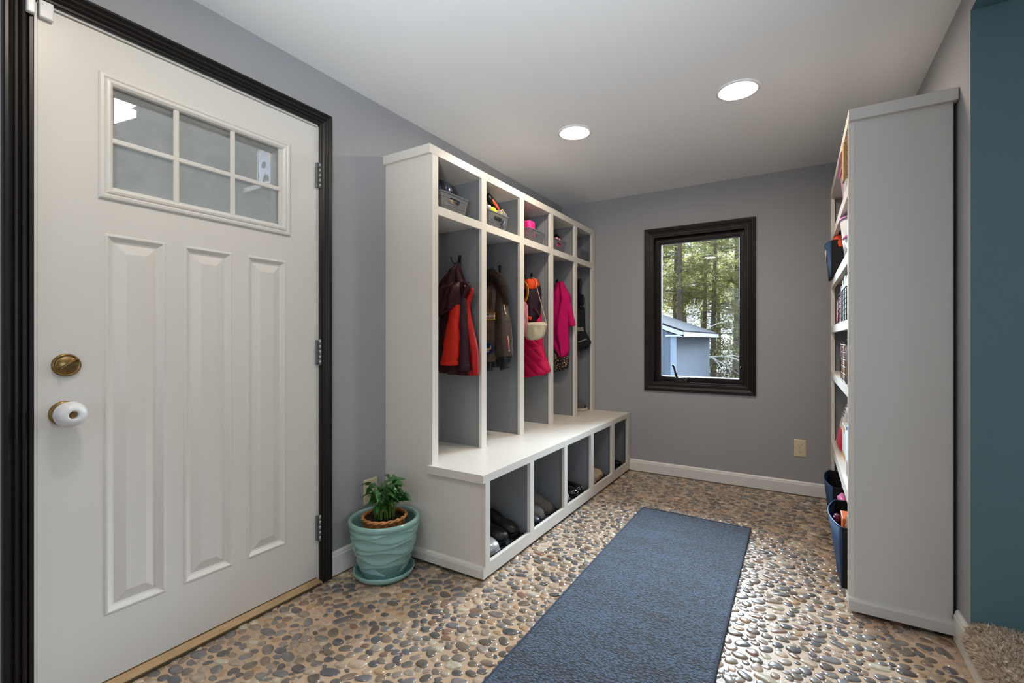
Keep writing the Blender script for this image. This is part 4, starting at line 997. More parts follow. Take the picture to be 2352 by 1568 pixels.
for i in range(78):
    q = rl.uniform(0,2*PI); r0 = rl.uniform(.005,.05); b = Vector((PX+r0*math.cos(q), PYc+r0*math.sin(q), .260))
    rr = rl.uniform(.010,.060); h = rl.uniform(.06,.15) if i > 9 else rl.uniform(.145,.178)
    tip = Vector((PX+rr*math.cos(q+rl.gauss(0,.3)), PYc+rr*math.sin(q+rl.gauss(0,.3)), .262+h))
    P = smooth_path([b, b.lerp(tip,.5)+Vector((-.3*(tip.x-b.x),-.3*(tip.y-b.y),0)), tip], 4)
    stm.tube(P, [.0016]*5+[.0012]*4, 6)
    leaf(lf, tip-Vector((0,0,.002)), (math.cos(q+rl.gauss(0,.6)), math.sin(q+rl.gauss(0,.6)), 0), rl.uniform(.048,.076), rl.uniform(.015,.023), rl.uniform(.25,.75), rl.gauss(0,.4))
for i in range(16):
    q = rl.uniform(0,2*PI); b = Vector((PX+.05*math.cos(q)*rl.random(), PYc+.05*math.sin(q)*rl.random(), .258)); stm.tube([b, b+Vector((rl.gauss(0,.012),rl.gauss(0,.012),rl.uniform(.05,.12)))], [.002,.0012], 6)
lf.build('leaves', LEAF, pl, fixn=False); stm.build('stems', STEM, pl)

# ------------------------------------------------------------------ rug
RXL, RXR, RYF, RYN = -.862, -.236, 3.040, .62
rg = thing('runner_rug', 'navy blue braided runner rug lying on the pebble floor', 'rug', (-.55, 1.9, .006))
def rug_xy(u, v):
    y = lerp(RYN, RYF, v); dxw = .004*math.sin(5*v+1)
    return (lerp(RXL+.006*(1-v), RXR+.004*(1-v), u)+dxw*(1 if u < .5 else .6), y-.014*u*v + .004*math.sin(6*u)*(v > .98))
m = MB(); m.grid(lambda u, v: (*rug_xy(u, v), .0125+.0016*noise.noise(Vector((u*2.2, v*9, 1)))), 40, 160, 0)
m.grid(lambda u, v: (*rug_xy(u, v), .0065), 4, 8, 0)
m.build('woven_field', RUG, rg)
m = MB(); edge = [rug_xy(0, i/60) for i in range(61)] + [rug_xy(i/20, 1) for i in range(1, 21)] + [rug_xy(1, 1-i/60) for i in range(1, 61)] + [rug_xy(1-i/20, 0) for i in range(1, 21)]
m.tube([(x, y, .0105) for x, y in edge], .0052, 8)
m.build('edge_binding', RUGB, rg)
# ------------------------------------------------------------------ bookcase on the right
SF, SN, SE = .171, 2.3166, 3.556
SB = .496
B = thing('bookcase', 'tall off-white open bookcase standing against the right wall', 'bookcase', (.33, 2.93, 0))
GRP = mat('grey_white_cabinet_paint', (206,203,198), 0.38, var=0.02, vscale=5, bump=0.03, bscale=70, stretch=(1,1,0.15))
MB().box(SF+.019, .485, SN, SN+.018, .02, 1.98).build('side_panel', GRP, B, bevel=.0008)
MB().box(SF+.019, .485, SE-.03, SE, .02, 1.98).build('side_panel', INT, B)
MB().box(SF, .497, SN-.019, SE, 1.977, 2.0224).build('top_cap', GRP, B, bevel=.0015)
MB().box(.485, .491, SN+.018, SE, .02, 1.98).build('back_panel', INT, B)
RAILS = [(1.693,1.739),(1.417,1.464),(1.145,1.186),(.867,.908),(.430,.481)]
m = MB(); m.box(SF, SF+.019, SN, SN+.034, .02, 1.98); m.box(SF, SF+.019, SE-.05, SE, .02, 1.98)
for a, b in RAILS: m.box(SF, SF+.019, SN+.034, SE-.05, a, b)
m.build('face_frame', CAB, B, bevel=.0008)
for a, b in RAILS: MB().box(SF+.019, .485, SN+.018, SE-.03, b-.019, b).build('shelf', CAB, B)
MB().box(SF, .485, SN+.018, SE-.03, .022, .044).build('shelf', CAB, B)
m = MB(); m.prism([(SN,.02),(SN-.015,.02),(SN-.015,.058),(SN-.011,.068),(SN,.073)], 'x', SF, .4845)
m.build('base_trim', GRP, B)
MB().box(SF+.03, .47, SN+.03, SE-.03, 0, .022).build('plinth', mat('dark_plinth2', (30,27,24), .7), B)

# --- bins that hang proud of the front
BLU = mat('navy_fabric', (24,58,96), .75, bump=.25, bscale=300); BLK2 = mat('black_fabric', (18,18,20), .85, bump=.25, bscale=300)
def fbin(label, ya, yb, z0, z1, bulge, xb, group, logo=False):
    r = thing('fabric_bin', label, 'storage bin', (.28, (ya+yb)/2, z0), group)
    N_ = 15
    def front(z):
        k = (z-z0)/(z1-z0); out = []
        for i in range(N_):
            u = i/(N_-1); out.append((.158 - bulge*(math.sin(PI*u)**.8)*(.12+.88*k), lerp(ya, yb, u), z - (0 if True else 0)))
        return out
    lv = [z0, lerp(z0,z1,.33), lerp(z0,z1,.66), z1]
    m_ = MB(); m_.loft([front(z) for z in lv], 0, True, False, False, False); m_.build('front', BLU, r, solid=.003)
    m_ = MB()
    for y in (ya, yb): m_.loft([[(x, y, z) for x in (.158, xb)] for z in (z0, z1)], 0, False, False, False, False)
    m_.loft([[(xb, y, z) for y in (ya, yb)] for z in (z0, z1)], 0, False, False, False, False)
    f0 = front(z0); m_.add(f0+[(xb,yb,z0),(xb,ya,z0)], [tuple(range(N_+2))], 0)
    m_.build('sides', BLK2, r, solid=.003)
    m_ = MB(); P = [tuple(p) for p in front(z1)]
    m_.tube(P, .0032, 8); m_.build('rim', mat('navy_rim', (40,84,130), .5), r)
    m_ = MB(); m_.tube([P[-1], (xb,yb,z1), (xb,ya,z1), P[0]], .003, 6); m_.build('rim', BLK2, r)
    if logo:
        c = front(lerp(z0,z1,.68)); m_ = MB()
        m_.loft([[(x-.004, y, z+dz) for (x, y, z) in c[5:10]] for dz in (-.035,.035)], 0, True, False, False, False); lg = m_.build('label_patch', PWH, r, solid=.002)
        m_ = MB(); m_.loft([[(x-.0055, y, z+dz) for (x, y, z) in c[6:9]] for dz in (-.02,.012)], 0, True, False, False, False); m_.build('patch_print', PRED, lg, solid=.001)
    return r
fbin('navy and black fabric bin low in the bookcase, the nearer of the two', 2.436, 2.843, .046, .300, .040, .44, 'fabric bins in the bookcase')
fbin('navy and black fabric bin low in the bookcase, the one nearer the back wall', 3.075, 3.47, .046, .300, .032, .44, 'fabric bins in the bookcase')
fbin('navy fabric bin with a white patch on an upper bookcase shelf', 3.18, 3.50, 1.466, 1.660, .026, .44, 'fabric bins in the bookcase', True)
def carton(name, label, cat, x0, x1, y0, y1, z0, z1, col, r=.002, rot=None, stripes=()):
    rt_ = thing(name, label, cat, ((x0+x1)/2, (y0+y1)/2, z0))
    MB().box(x0, x1, y0, y1, z0, z1).build('carton', mat(name+'_card', col, .55, var=.06, vscale=20), rt_, bevel=r)
    for i, (a, b, c, d, sc_, side) in enumerate(stripes):     # a..b across, c..d up, as fractions; side f = front (-x), n = near (-y)
        m_ = MB()
        if side == 'f': m_.box(x0-.0008, x0+.001, lerp(y0,y1,a), lerp(y0,y1,b), lerp(z0,z1,c), lerp(z0,z1,d))
        else: m_.box(lerp(x0,x1,a), lerp(x0,x1,b), y0-.0008, y0+.001, lerp(z0,z1,c), lerp(z0,z1,d))
        m_.build('printed_panel', mat(name+'_print%d' % i, sc_, .5), rt_)
    return rt_
# top shelf
kr = carton('kraft_box', 'tan cardboard box with small dark print on the top bookcase shelf', 'box', .167, .30, 2.512, 2.572, 1.803, 1.970, (184,152,104))
m = MB()
for k in range(11):
    if k in (4, 8): continue
    m.box(.1800+.0008*(k % 3), .1865-.0008*(k % 2), 2.5112, 2.5125, 1.822+k*.0118, 1.829+k*.0118)
m.build('print', mat('dark_print', (92,66,34), .6), kr)
m = MB(); m.box(.172,.31,2.48,2.572,1.7398,1.8022); tag(m.build('storage_tub', mat('pale_grey_tub', (190,190,192), .3, var=.15, vscale=12), bevel=.01), 'pale grey tub under the cardboard box on the top shelf', 'tub')
PKT = mat('lilac_plastic', (212,170,206), .3, trans=.25); PKR = mat('pink_plastic', (214,120,168), .35)
PKR2 = PKR; tb_ = thing('pink_tub', 'lilac plastic tub with a pink lid behind the cardboard box', 'tub', (.25,2.70,1.7395))
m = MB(); m.loft([[(.178-o,2.585-o*.5,z),(.33,2.585,z),(.33,2.815+o,z),(.178-o,2.815+o,z)] for z, o in ((1.740,-.012),(1.90,.004))], 0, False); m.build('tub', PKT, tb_, bevel=.012)
m = MB(); m.box(.170,.34,2.58,2.83,1.90,1.910); m.tube(smooth_path([(.166,2.83,1.905),(.165,2.78,1.94),(.166,2.70,1.962),(  .168,2.62,1.965)],5), .0020, 8); m.build('lid', PKR, tb_, bevel=.004)
# second shelf
WTB = mat('frosted_plastic', (222,222,226), .35, trans=.15)
def tub2(label, c, r0, r1, z0, z1, rimc):
    r = thing('round_tub', label, 'tub', (c[0],c[1],z0), 'frosted tubs')
    MB().lathe([(.0001,0),(r0,0),(r1,z1-z0),(r1-.003,z1-z0),(r0-.003,.004),(.0001,.004)], (c[0],c[1],z0), 32, 0, cap0=False, cap1=False).build('body', WTB, r)
    MB().lathe([(r1-.002,-.004),(r1+.004,-.004),(r1+.005,.004),(r1-.002,.006)], (c[0],c[1],z1), 32, 0, cap0=False, cap1=False).build('rim', rimc, r)
tub2('white frosted tub with a lilac-pink rim on the second bookcase shelf', (.285,2.73), .095, .117, 1.4648, 1.672, mat('orchid_plastic', (220,150,216), .35))
tub2('small clear tub with a pink rim in front of the taller frosted tub', (.245,2.50), .055, .078, 1.4648, 1.545, mat('pink_rim_plastic', (222,120,190), .35))
def pack(name, label, cat, c, sz, col, col2=None, rot=(0,0,0), sc_=22, group=None, rough=.3):
    """crinkled soft packet"""
    m_ = MB()
    def fn(u, v, s_):
        x = (u-.5)*2; z = (v-.5)*2; e = (max(0,1-x**4)*max(0,1-z**4))**.5
        d = s_*sz[0]/2*e + .010*e*noise.noise(Vector((x*3.5, z*3.5, s_+c[2]*9)))
        return (d, x*sz[1]/2*(1-.06*e*0), z*sz[2]/2)
    for s_ in (1,-1): m_.grid(lambda u, v: fn(u, v, s_), 16, 20)
    o = m_.build(name, mat(name+'_foil', col, rough, col2=col2, vscale=sc_) if col2 else mat(name+'_foil', col, rough)); o.location = c; o.rotation_euler = rot
    return tag(o, label, cat, group)
pack('toy_ball_bag', 'orange-red packet poking out of the upper fabric bin', 'packet', (.20,3.22,1.655), (.06,.09,.07), (226,66,36), (244,110,60))
pack('blue_packet', 'blue packet poking out of the upper fabric bin', 'packet', (.225,3.24,1.648), (.06,.09,.06), (30,64,180))
# wire baskets
def wirebasket(label, x0, x1, y0, y1, z0, h, M_, nrow, ncol):
    r = thing('wire_basket', label, 'basket', ((x0+x1)/2,(y0+y1)/2,z0), 'wire baskets')
    m_ = MB()
    for k in range(nrow+1):
        z = z0+.004+h*k/nrow; m_.tube([(x0,y0,z),(x0,y1,z),(x1,y1,z),(x1,y0,z),(x0,y0,z)], .0016 if k < nrow else .0028, 6)
    for k in range(ncol+1):
        y = lerp(y0,y1,k/ncol); m_.tube([(x0,y,z0+.004),(x0,y,z0+h)], .0014, 6)
    for k in range(4):
        x = lerp(x0,x1,k/3)
        for y in (y0,y1): m_.tube([(x,y,z0+.004),(x,y,z0+h)], .002, 6)
    m_.build('wire_frame', M_, r)
    MB().box(x0+.002,x1-.002,y0+.002,y1-.002,z0+.0005,z0+.006).build('base', M_, r)
    return r
wirebasket('black wire basket full of upright books on the middle shelf', .178, .36, 2.50, 2.985, 1.1865, .145, BLKM, 6, 5)
bkr = random.Random(4)
BC = [((110,190,220),(200,90,70)),((40,110,170),(220,206,120)),((34,60,100),(230,220,210)),((150,60,70),(230,210,180)),((120,150,110),(210,190,150)),((60,150,90),(120,180,190)),((200,196,190),(150,120,100)),((50,60,90),(190,60,60))]
yy = 2.955; 
bcol = ['light blue','royal blue','dark navy','dusty red','grey-green','leaf green','pale grey','slate']
for i in range(8):
    th = .042+.012*bkr.random(); hgt = [.185,.168,.20,.175,.205,.21,.19,.2][i]
    o = MB().box(.186,.33,yy-th,yy,1.194,1.194+hgt).build('picture_book', [mat('book_cover%d' % i, BC[i][0], .35, col2=BC[i][1], vscale=14, stretch=(1,1.2,1))], bevel=.002)
    tag(o, '%s upright book in the black wire basket, %s from the back wall' % (bcol[i], ['first','second','third','fourth','fifth','sixth','seventh','eighth'][i]), 'book', 'books in the wire basket'); yy -= th+.004
pack('crinkled_wrapper', 'white and pink crinkled wrapper beside the wire basket of books', 'packet', (.20,3.10,1.262), (.03,.06,.15), (226,226,232), (210,120,140), (0,0,.3), 30)
# snack shelf
SIL = mat('grey_wire', (96,98,104), .35, metal=.8)
wirebasket('grey wire basket at the far end of the snack shelf', .212, .40, 3.20, 3.41, .9085, .165, SIL, 5, 3)
wirebasket('grey wire basket of bright snack bags at the near end of the snack shelf', .178, .36, 2.46, 2.80, .9085, .165, SIL, 5, 4)
pack('snack_bag', 'glossy blue and red snack bag on top of the near wire basket', 'packet', (.228,2.60,1.112), (.06,.30,.075), (48,110,190), (206,40,48), (0,.15,0), 9)
pack('snack_bag', 'dark red snack bag in the near wire basket', 'packet', (.230,2.52,1.0), (.05,.10,.16), (168,22,34), (206,44,50), (0,0,0), 12)
pack('snack_bag', 'navy snack bag beside the dark red one in the near wire basket', 'packet', (.230,2.69,.99), (.05,.10,.15), (30,36,66), (120,40,60), (0,0,0), 12)
for y, lb in ((2.575,'green apple nearer the dark red bag'),(2.655,'green apple nearer the navy bag')):
    m = MB(); m.ball((.222,y,1.056), .036, 12, 0, (.9,1,.95)); tag(m.build('green_apple', mat('apple_green', (58,160,72), .25)), lb+' in the near wire basket', 'apple', 'green apples')
carton('snack_box', 'orange and cream snack box between the two wire baskets', 'box', .196, .30, 2.90, 3.05, .909, 1.07, (214,170,120), stripes=((.1,.9,.0,.3,(206,140,50),'f'),(.1,.9,.65,.95,(190,50,44),'f')))
carton('jar_box', 'small red-topped pack inside the far wire basket', 'box', .222, .36, 3.22, 3.38, .916, 1.085, (46,52,56), stripes=((.0,1,.84,1,(184,90,88),'f'),))
# cereal shelf
cb = thing('chip_bag', 'leaning white and crimson snack bag on the lowest shelf board', 'packet', (.26,3.2,.481))
def bagf(u, v, s_):
    x = (u-.5)*2; e = (max(0,1-x**4)*max(0,1-(2*v-1)**6))**.5
    return (.215+.05*v + s_*.042*e - .0*v, 3.20+x*.132*(1-.35*v)-.02*v, .487+.27*v + .006*noise.noise(Vector((x*3,v*5,s_))))
for nm, v0, v1, M_ in (('lower_half', 0, .48, mat('crimson_foil', (196,34,64), .3, var=.1, vscale=14)), ('upper_half', .48, 1, mat('white_foil', (214,208,204), .3, col2=(196,150,110), vscale=16))):
    m = MB()
    for s_ in (1,-1): m.grid(lambda u, v: bagf(u, lerp(v0, v1, v), s_), 16, 14)
    m.build(nm, M_, cb)
m = MB()
for k, v in enumerate((.72,.78,.84,.9)):
    m.grid(lambda u, w: tuple(Vector(bagf(lerp(.2,.8-.1*(k % 2),u), v+w*.03, -1))+Vector((-.001,0,0))), 8, 2)
m.build('dark_print', BLACK, cb)
m = MB(); m.tube(smooth_path([(.262,3.175,.75),(.245,3.19,.775),(.225,3.24,.79)],5), [.006]*5+[.004]*6, 6); m.build('twist_tie', mat('brown_tie', (80,58,44), .6), cb)
carton('cracker_box', 'white and gold cereal box standing behind the last box on the lower shelf', 'box', .200, .39, 2.86, 3.075, .4816, .660, (216,208,196), stripes=((.05,.95,.03,.2,(196,150,60),'f'),(.2,.7,.82,.97,(214,150,60),'f')))
carton('cereal_box', 'white cereal box at the near end of the lower shelf', 'box', .183, .35, 2.40, 2.62, .4816, .690, (214,214,220), stripes=((.1,.75,.1,.4,(150,128,116),'f'),))
bt = thing('drink_bottle', 'bottle with a blue cap behind the near cereal box', 'bottle', (.235,2.74,.4816))
MB().lathe([(.0001,0),(.04,.002),(.042,.02),(.042,.15),(.03,.18),(.02,.19),(.0001,.19)], (.235,2.74,.4816), 24, 0, cap0=False, cap1=False).build('body', mat('dark_bottle', (40,60,90), .2), bt)
MB().lathe([(.038,.165),(.040,.17),(.040,.205),(.036,.215),(.0001,.216)], (.235,2.74,.4816), 24, 0, cap1=False).build('cap', mat('blue_cap', (40,110,180), .25, coat=.5), bt)
# contents of the low bins
carton('orange_box', 'orange box with a white edge inside the nearer low bin', 'box', .163, .25, 2.475, 2.585, .20, .330, (220,104,34), stripes=((0,1,.93,1,(232,220,206),'f'),))
pack('foil_packet', 'brown and white crisp packet at the near end of the nearer low bin', 'packet', (.196,2.462,.29), (.04,.03,.14), (196,130,80), (226,214,200), (0,0,0), 14)
pack('plum_wrapper', 'small plum wrapper inside the nearer low bin', 'packet', (.150,2.60,.290), (.02,.03,.03), (120,50,80))
carton('yellow_box', 'yellow and red box inside the far low bin', 'box', .205, .28, 3.10, 3.20, .20, .318, (222,170,40), stripes=((.3,1,.2,.75,(196,70,30),'f'),))
pack('pink_packet', 'bright pink and white packet between the two low bins', 'packet', (.195,2.93,.243), (.05,.12,.12), (232,74,160), (240,170,214), (0,0,0), 10)
carton('mixed_box', 'plain white box under the pink packet between the two low bins', 'box', .19, .36, 2.87, 3.04, .0448, .180, (200,196,190))

# ------------------------------------------------------------------ beyond the entry door: garage
GW = mat('garage_drywall', (176,180,182), .9); 
m = MB(); m.box(-5.6,-5.5,-2.4,5,-.2,2.9); m.box(-5.6,LW-.13,-2.5,-2.4,-.2,2.9); m.box(-5.6,LW-.13,5,5.1,-.2,2.9)
struct(m.build('wall_garage', GW)); struct(MB().box(-5.6,LW-.13,-2.5,5.1,2.9,2.95).build('ceiling_garage', GW)); struct(MB().box(-5.6,LW-.13,-2.5,5.1,-.25,-.2).build('floor_garage', mat('concrete', (120,120,118), .8)))
struct(MB().box(LW-.15,LW-.13,-2.4,5,CZ,2.9).build('wall_garage_header', GW))
gl = thing('shop_light', 'bright shop light seen through the dusty door window', 'ceiling light', (-3.55,1.0,2.5))
m = MB(); m.loft([[(-3.75,y,2.47),(-3.35,y,2.42),(-3.35,y,2.46),(-3.75,y,2.51)] for y in (.75,1.20)], 0, False); m.build('lamp_panel', emis('shop_light_white', (240,245,250), 85.0), gl)
m = MB(); m.box(-3.78,-3.32,.73,1.22,2.512,2.535); m.tube([(-3.55,.98,2.53),(-3.55,.98,2.9)], .008, 8); m.build('housing', PLW, gl)
gb = thing('hardware_carton', 'blue-printed carton with dark round holes on a garage shelf behind the door window', 'box', (-2.68,1.72,2.0))
m = MB(); m.box(-2.775,-2.585,1.60,1.86,2.0312,2.235); m.build('carton', mat('blue_print_card', (150,168,208), .6, var=.06, vscale=40), gb, bevel=.003)
m = MB(); m.box(-2.655,-2.588,1.598,1.599,2.145,2.215); m.build('yellow_label', mat('yellow_label', (236,206,150), .6), gb)
m = MB(); m.box(-2.762,-2.70,1.598,1.599,2.205,2.212); m.box(-2.762,-2.72,1.598,1.599,2.192,2.198); m.build('printed_lines', PWH, gb)
for x, z, r in ((-2.712,2.140,.017),(-2.690,2.050,.026)):
    m = MB(); m.loft([[(x+r*math.cos(q), y, z+r*1.15*math.sin(q)) for q in [2*PI*k/20 for k in range(20)]] for y in (1.596,1.599)], 0, False); m.build('hole', BLK2, gb)
m = MB(); m.box(-2.777,-2.770,1.597,1.60,2.03,2.237); m.box(-2.777,-2.583,1.597,1.60,2.231,2.237); m.build('white_edge', PWH, gb)
gs = thing('garage_shelf', 'dark metal shelf and track in the garage behind the door window', 'shelf', (-2.75,1.9,1.95))
m = MB(); m.box(-2.9,-2.56,1.585,2.3,2.003,2.03); m.build('board', mat('dark_steel', (60,62,66), .5), gs)
m = MB(); m.box(-2.60,-2.58,1.60,1.62,1.0,2.003); m.build('post', mat('dark_steel2', (64,66,70), .5), gs)

# ------------------------------------------------------------------ outdoors beyond the window
GZ_ = -1.15
t = NT('brush_ground'); v = coords(t); nz = t.node('ShaderNodeTexNoise', Scale=2.2, Detail=9.0, Roughness=.75); t.link(v, nz.inputs['Vector'])
rp = t.node('ShaderNodeValToRGB'); rp.color_ramp.elements[0].color = lin((44,40,28)); rp.color_ramp.elements[0].position = .38; rp.color_ramp.elements[1].color = lin((76,66,50)); rp.color_ramp.elements[1].position = .62
t.link(nz.outputs['Fac'], rp.inputs['Fac']); t.link(rp.outputs['Color'], t.b.inputs['Base Color']); t.b.inputs['Roughness'].default_value = .95
def gh(x, y): return GZ_ + max(0, y-11)*.075 + .22*noise.noise(Vector((x*.3, y*.3, 2)))
m = MB(); m.grid(lambda u, v: (lerp(-24,18,u), lerp(4.3,48,v), gh(lerp(-24,18,u), lerp(4.3,48,v))), 50, 50); struct(m.build('ground', t.m))
# shed
t = NT('grooved_siding'); g = t.node('ShaderNodeTexCoord'); sp = t.node('ShaderNodeSeparateXYZ'); t.link(g.outputs['Object'], sp.inputs[0])
a_ = t.node('ShaderNodeMath', operation='ADD'); t.link(sp.outputs['X'], a_.inputs[0]); t.link(sp.outputs['Y'], a_.inputs[1])
d_ = t.node('ShaderNodeMath', operation='DIVIDE'); d_.inputs[1].default_value = .2; t.link(a_.outputs[0], d_.inputs[0])
f_ = t.node('ShaderNodeMath', operation='FRACT'); t.link(d_.outputs[0], f_.inputs[0]); l_ = t.node('ShaderNodeMath', operation='LESS_THAN'); l_.inputs[1].default_value = .07; t.link(f_.outputs[0], l_.inputs[0])
rp = t.node('ShaderNodeValToRGB'); rp.color_ramp.elements[0].color = lin((104,114,132)); rp.color_ramp.elements[1].color = lin((80,89,104)); t.link(l_.outputs[0], rp.inputs['Fac']); t.link(rp.outputs['Color'], t.b.inputs['Base Color']); t.b.inputs['Roughness'].default_value = .8
SID = t.m; SHG = mat('grey_shingles', (36,36,39), .95, col2=(48,47,51), vscale=26, stretch=(1,1,3), spec=.05); FAS = mat('white_fascia', (190,194,202), .6)
sh = thing('shed', 'blue-grey garden shed with grey shingle roof and white fascia outside the window', 'shed', (-3.6, 11.7, GZ_))
x0, x1, y0, y1, ze = -5.2, -2.08, 9.62, 13.74, 1.20; xr = (x0+x1)/2; sl = .37
zr = ze + sl*(x1+.19-xr)
MB().prism([(x0,GZ_-.3),(x1,GZ_-.3),(x1,ze),(xr,zr-.06),(x0,ze)], 'y', y0, y1).build('walls', SID, sh)
m = MB()
for s_ in (1,-1):
    ex_ = xr+s_*(x1+.19-xr); m.loft([[(ex_,y,ze+.05),(xr,y,ze+.05+sl*abs(ex_-xr)),(xr,y,ze+.085+sl*abs(ex_-xr)),(ex_,y,ze+.085)] for y in (y0-.22,y1+.16)], 0, False)
m.build('roof', SHG, sh)
m = MB()
for s_ in (1,-1):
    ex_ = xr+s_*(x1+.19-xr)
    m.box(min(ex_,ex_+.02*s_), max(ex_,ex_+.02*s_), y0-.22, y1+.16, ze-.035, ze+.052)
    m.loft([[(ex_,y,ze-.035),(xr,y,ze-.035+sl*abs(ex_-xr)),(xr,y,ze+.052+sl*abs(ex_-xr)),(ex_,y,ze+.052)] for y in (y0-.235,y0-.215)], 0, False)
    m.box(min(ex_,ex_-s_*.34), max(ex_,ex_-s_*.34), y0-.235, y0, ze-.035, ze+.0)
    m.box(min(ex_,ex_-s_*.19), max(ex_,ex_-s_*.19), y0, y1+.1, ze-.035, ze-.02)
m.build('fascia', FAS, sh)
MB().box(x1-.10, x1+.012, y0-.012, y0+.0, GZ_-.3, ze-.03).build('corner_board', mat('blue_grey_board', (150,164,186), .7), sh)
# conifers: a tapered trunk, drooping boughs, needle sprays
BARK = mat('grey_brown_bark', (104,92,82), .95, var=.25, vscale=30, stretch=(1,1,.15), bump=.6, bscale=40)
def needles(name, c1, c2):
    t = NT(name); t.n.remove(t.b); v = coords(t); nz = t.node('ShaderNodeTexNoise', Scale=1.8, Detail=4.0); t.link(v, nz.inputs['Vector'])
    rp = t.node('ShaderNodeValToRGB'); rp.color_ramp.elements[0].color = lin(c1); rp.color_ramp.elements[0].position = .36; rp.color_ramp.elements[1].color = lin(c2); rp.color_ramp.elements[1].position = .64
    t.link(nz.outputs['Fac'], rp.inputs['Fac'])
    a = t.node('ShaderNodeBsdfDiffuse'); b = t.node('ShaderNodeBsdfTranslucent'); m = t.node('ShaderNodeMixShader'); m.inputs['Fac'].default_value = .5
    t.link(rp.outputs['Color'], a.inputs['Color']); t.link(rp.outputs['Color'], b.inputs['Color']); t.link(a.outputs[0], m.inputs[1]); t.link(b.outputs[0], m.inputs[2]); t.link(m.outputs[0], t.out.inputs['Surface']); return t.m
NEED = needles('olive_needles', (116,110,64), (176,166,104)); NEED2 = needles('dark_needles', (96,98,66), (150,148,98))
def conifer(seed, H_, rb, crown0, dens):
    r = random.Random(seed); tk = MB(); fo = MB()
    P = [(.05*math.sin(z*.6+seed), .05*math.cos(z*.5), z) for z in [H_*k/14 for k in range(15)]]
    tk.tube(P, [rb*(1-.8*k/14) for k in range(15)], 10)
    for i in range(dens):
        z = lerp(crown0, H_*.98, (i+r.random())/dens); az = r.uniform(0,2*PI); ln = lerp(2.3, .5, (z-crown0)/(H_-crown0))*r.uniform(.6,1.15)
        d = Vector((math.cos(az), math.sin(az), 0)); base = Vector((.05*math.sin(z*.6+seed), .05*math.cos(z*.5), z))
        B_ = [base+d*(ln*t_)+Vector((0,0,ln*(.18*t_-.42*t_*t_))) for t_ in (0,.3,.6,.85,1)]
        tk.tube(B_, [.018,.014,.010,.007,.004], 5)
        for k in range(int(22*ln)+5):
            t_ = r.uniform(.22,1.02); p = base+d*(ln*t_)+Vector((0,0,ln*(.18*t_-.42*t_*t_)))
            sd_ = Vector((-d.y, d.x, 0))*r.gauss(0, .16+.22*ln*(1-abs(2*t_-1.1))*.5); p = p+sd_+Vector((0,0,r.gauss(-.02,.07)))
            a_ = Vector((r.gauss(0,1), r.gauss(0,1), r.gauss(-.25,.5))).normalized(); b_ = a_.cross(Vector((r.gauss(0,1),r.gauss(0,1),r.gauss(0,1)))).normalized()
            for q_ in range(6):
                aa = (d*.6 + Vector((r.gauss(0,.6), r.gauss(0,.6), r.gauss(-.1,.4)))).normalized(); bb = aa.cross(Vector((r.gauss(0,1),r.gauss(0,1),r.gauss(0,1)))).normalized()
                s_ = r.uniform(.07,.16); w_ = r.uniform(.010,.022); p2 = p+Vector((r.gauss(0,.05),r.gauss(0,.05),r.gauss(0,.035)))
                fo.add([p2-bb*w_, p2+bb*w_, p2+aa*s_], [(0,1,2)], 0)
    for k in range(int(crown0*5)):
        z = r.uniform(1.2, crown0); az = r.uniform(0,2*PI); ln = r.uniform(.3,.8); tk.tube([(.05*math.sin(z*.6+seed),.05*math.cos(z*.5),z),(ln*math.cos(az),ln*math.sin(az),z-.15*ln)], [.010,.003], 4)
    return tk, fo
protos = []
for i, (sd_, H_, rb, c0, dn) in enumerate(((1,8.0,.13,3.3,40),(2,8.4,.17,3.5,40),(3,7.6,.10,3.0,36),(4,7.4,.12,1.2,46))):
    tk, fo = conifer(sd_, H_, rb, c0, dn)
    protos.append((tk, fo, NEED if i % 2 == 0 else NEED2))
TR = [(-4.9,19.0,0),(-4.02,18.65,2),(-3.62,17.6,1),(-4.3,21.5,1),(-3.1,19.2,2),(-2.65,18.6,3),(-2.05,20.0,1),(-1.45,18.8,3),(-2.3,24,0),(-3.4,25,0),(-1.0,22.5,0),(-6.6,20.5,3),(-.1,20,3),(-4.6,28,0),(-1.6,28,3)]
OR = ['first','second','third','fourth','fifth','sixth','seventh','eighth','ninth','tenth','eleventh','twelfth','thirteenth','fourteenth','fifteenth','sixteenth','seventeenth']
first = {}
srt = sorted(TR, key=lambda q: q[0]/q[1])
for (x, y, k) in TR:
    lb = 'tall conifer beyond the shed, %s counting from the left along the tree line' % OR[srt.index((x,y,k))]
    if k not in first:
        tk, fo, N_ = protos[k]; root = thing('conifer', lb, 'tree', (0,0,0), 'conifers behind the shed')
        tk.build('trunk', BARK, root); fo.build('foliage', N_, root, fixn=False)
        root.location = (x, y, gh(x,y)-.1); first[k] = root
    else: dup(first[k], (x, y, gh(x,y)-.1), x*7.3, lb, (1,1,random.Random(x).uniform(.92,1.04)))
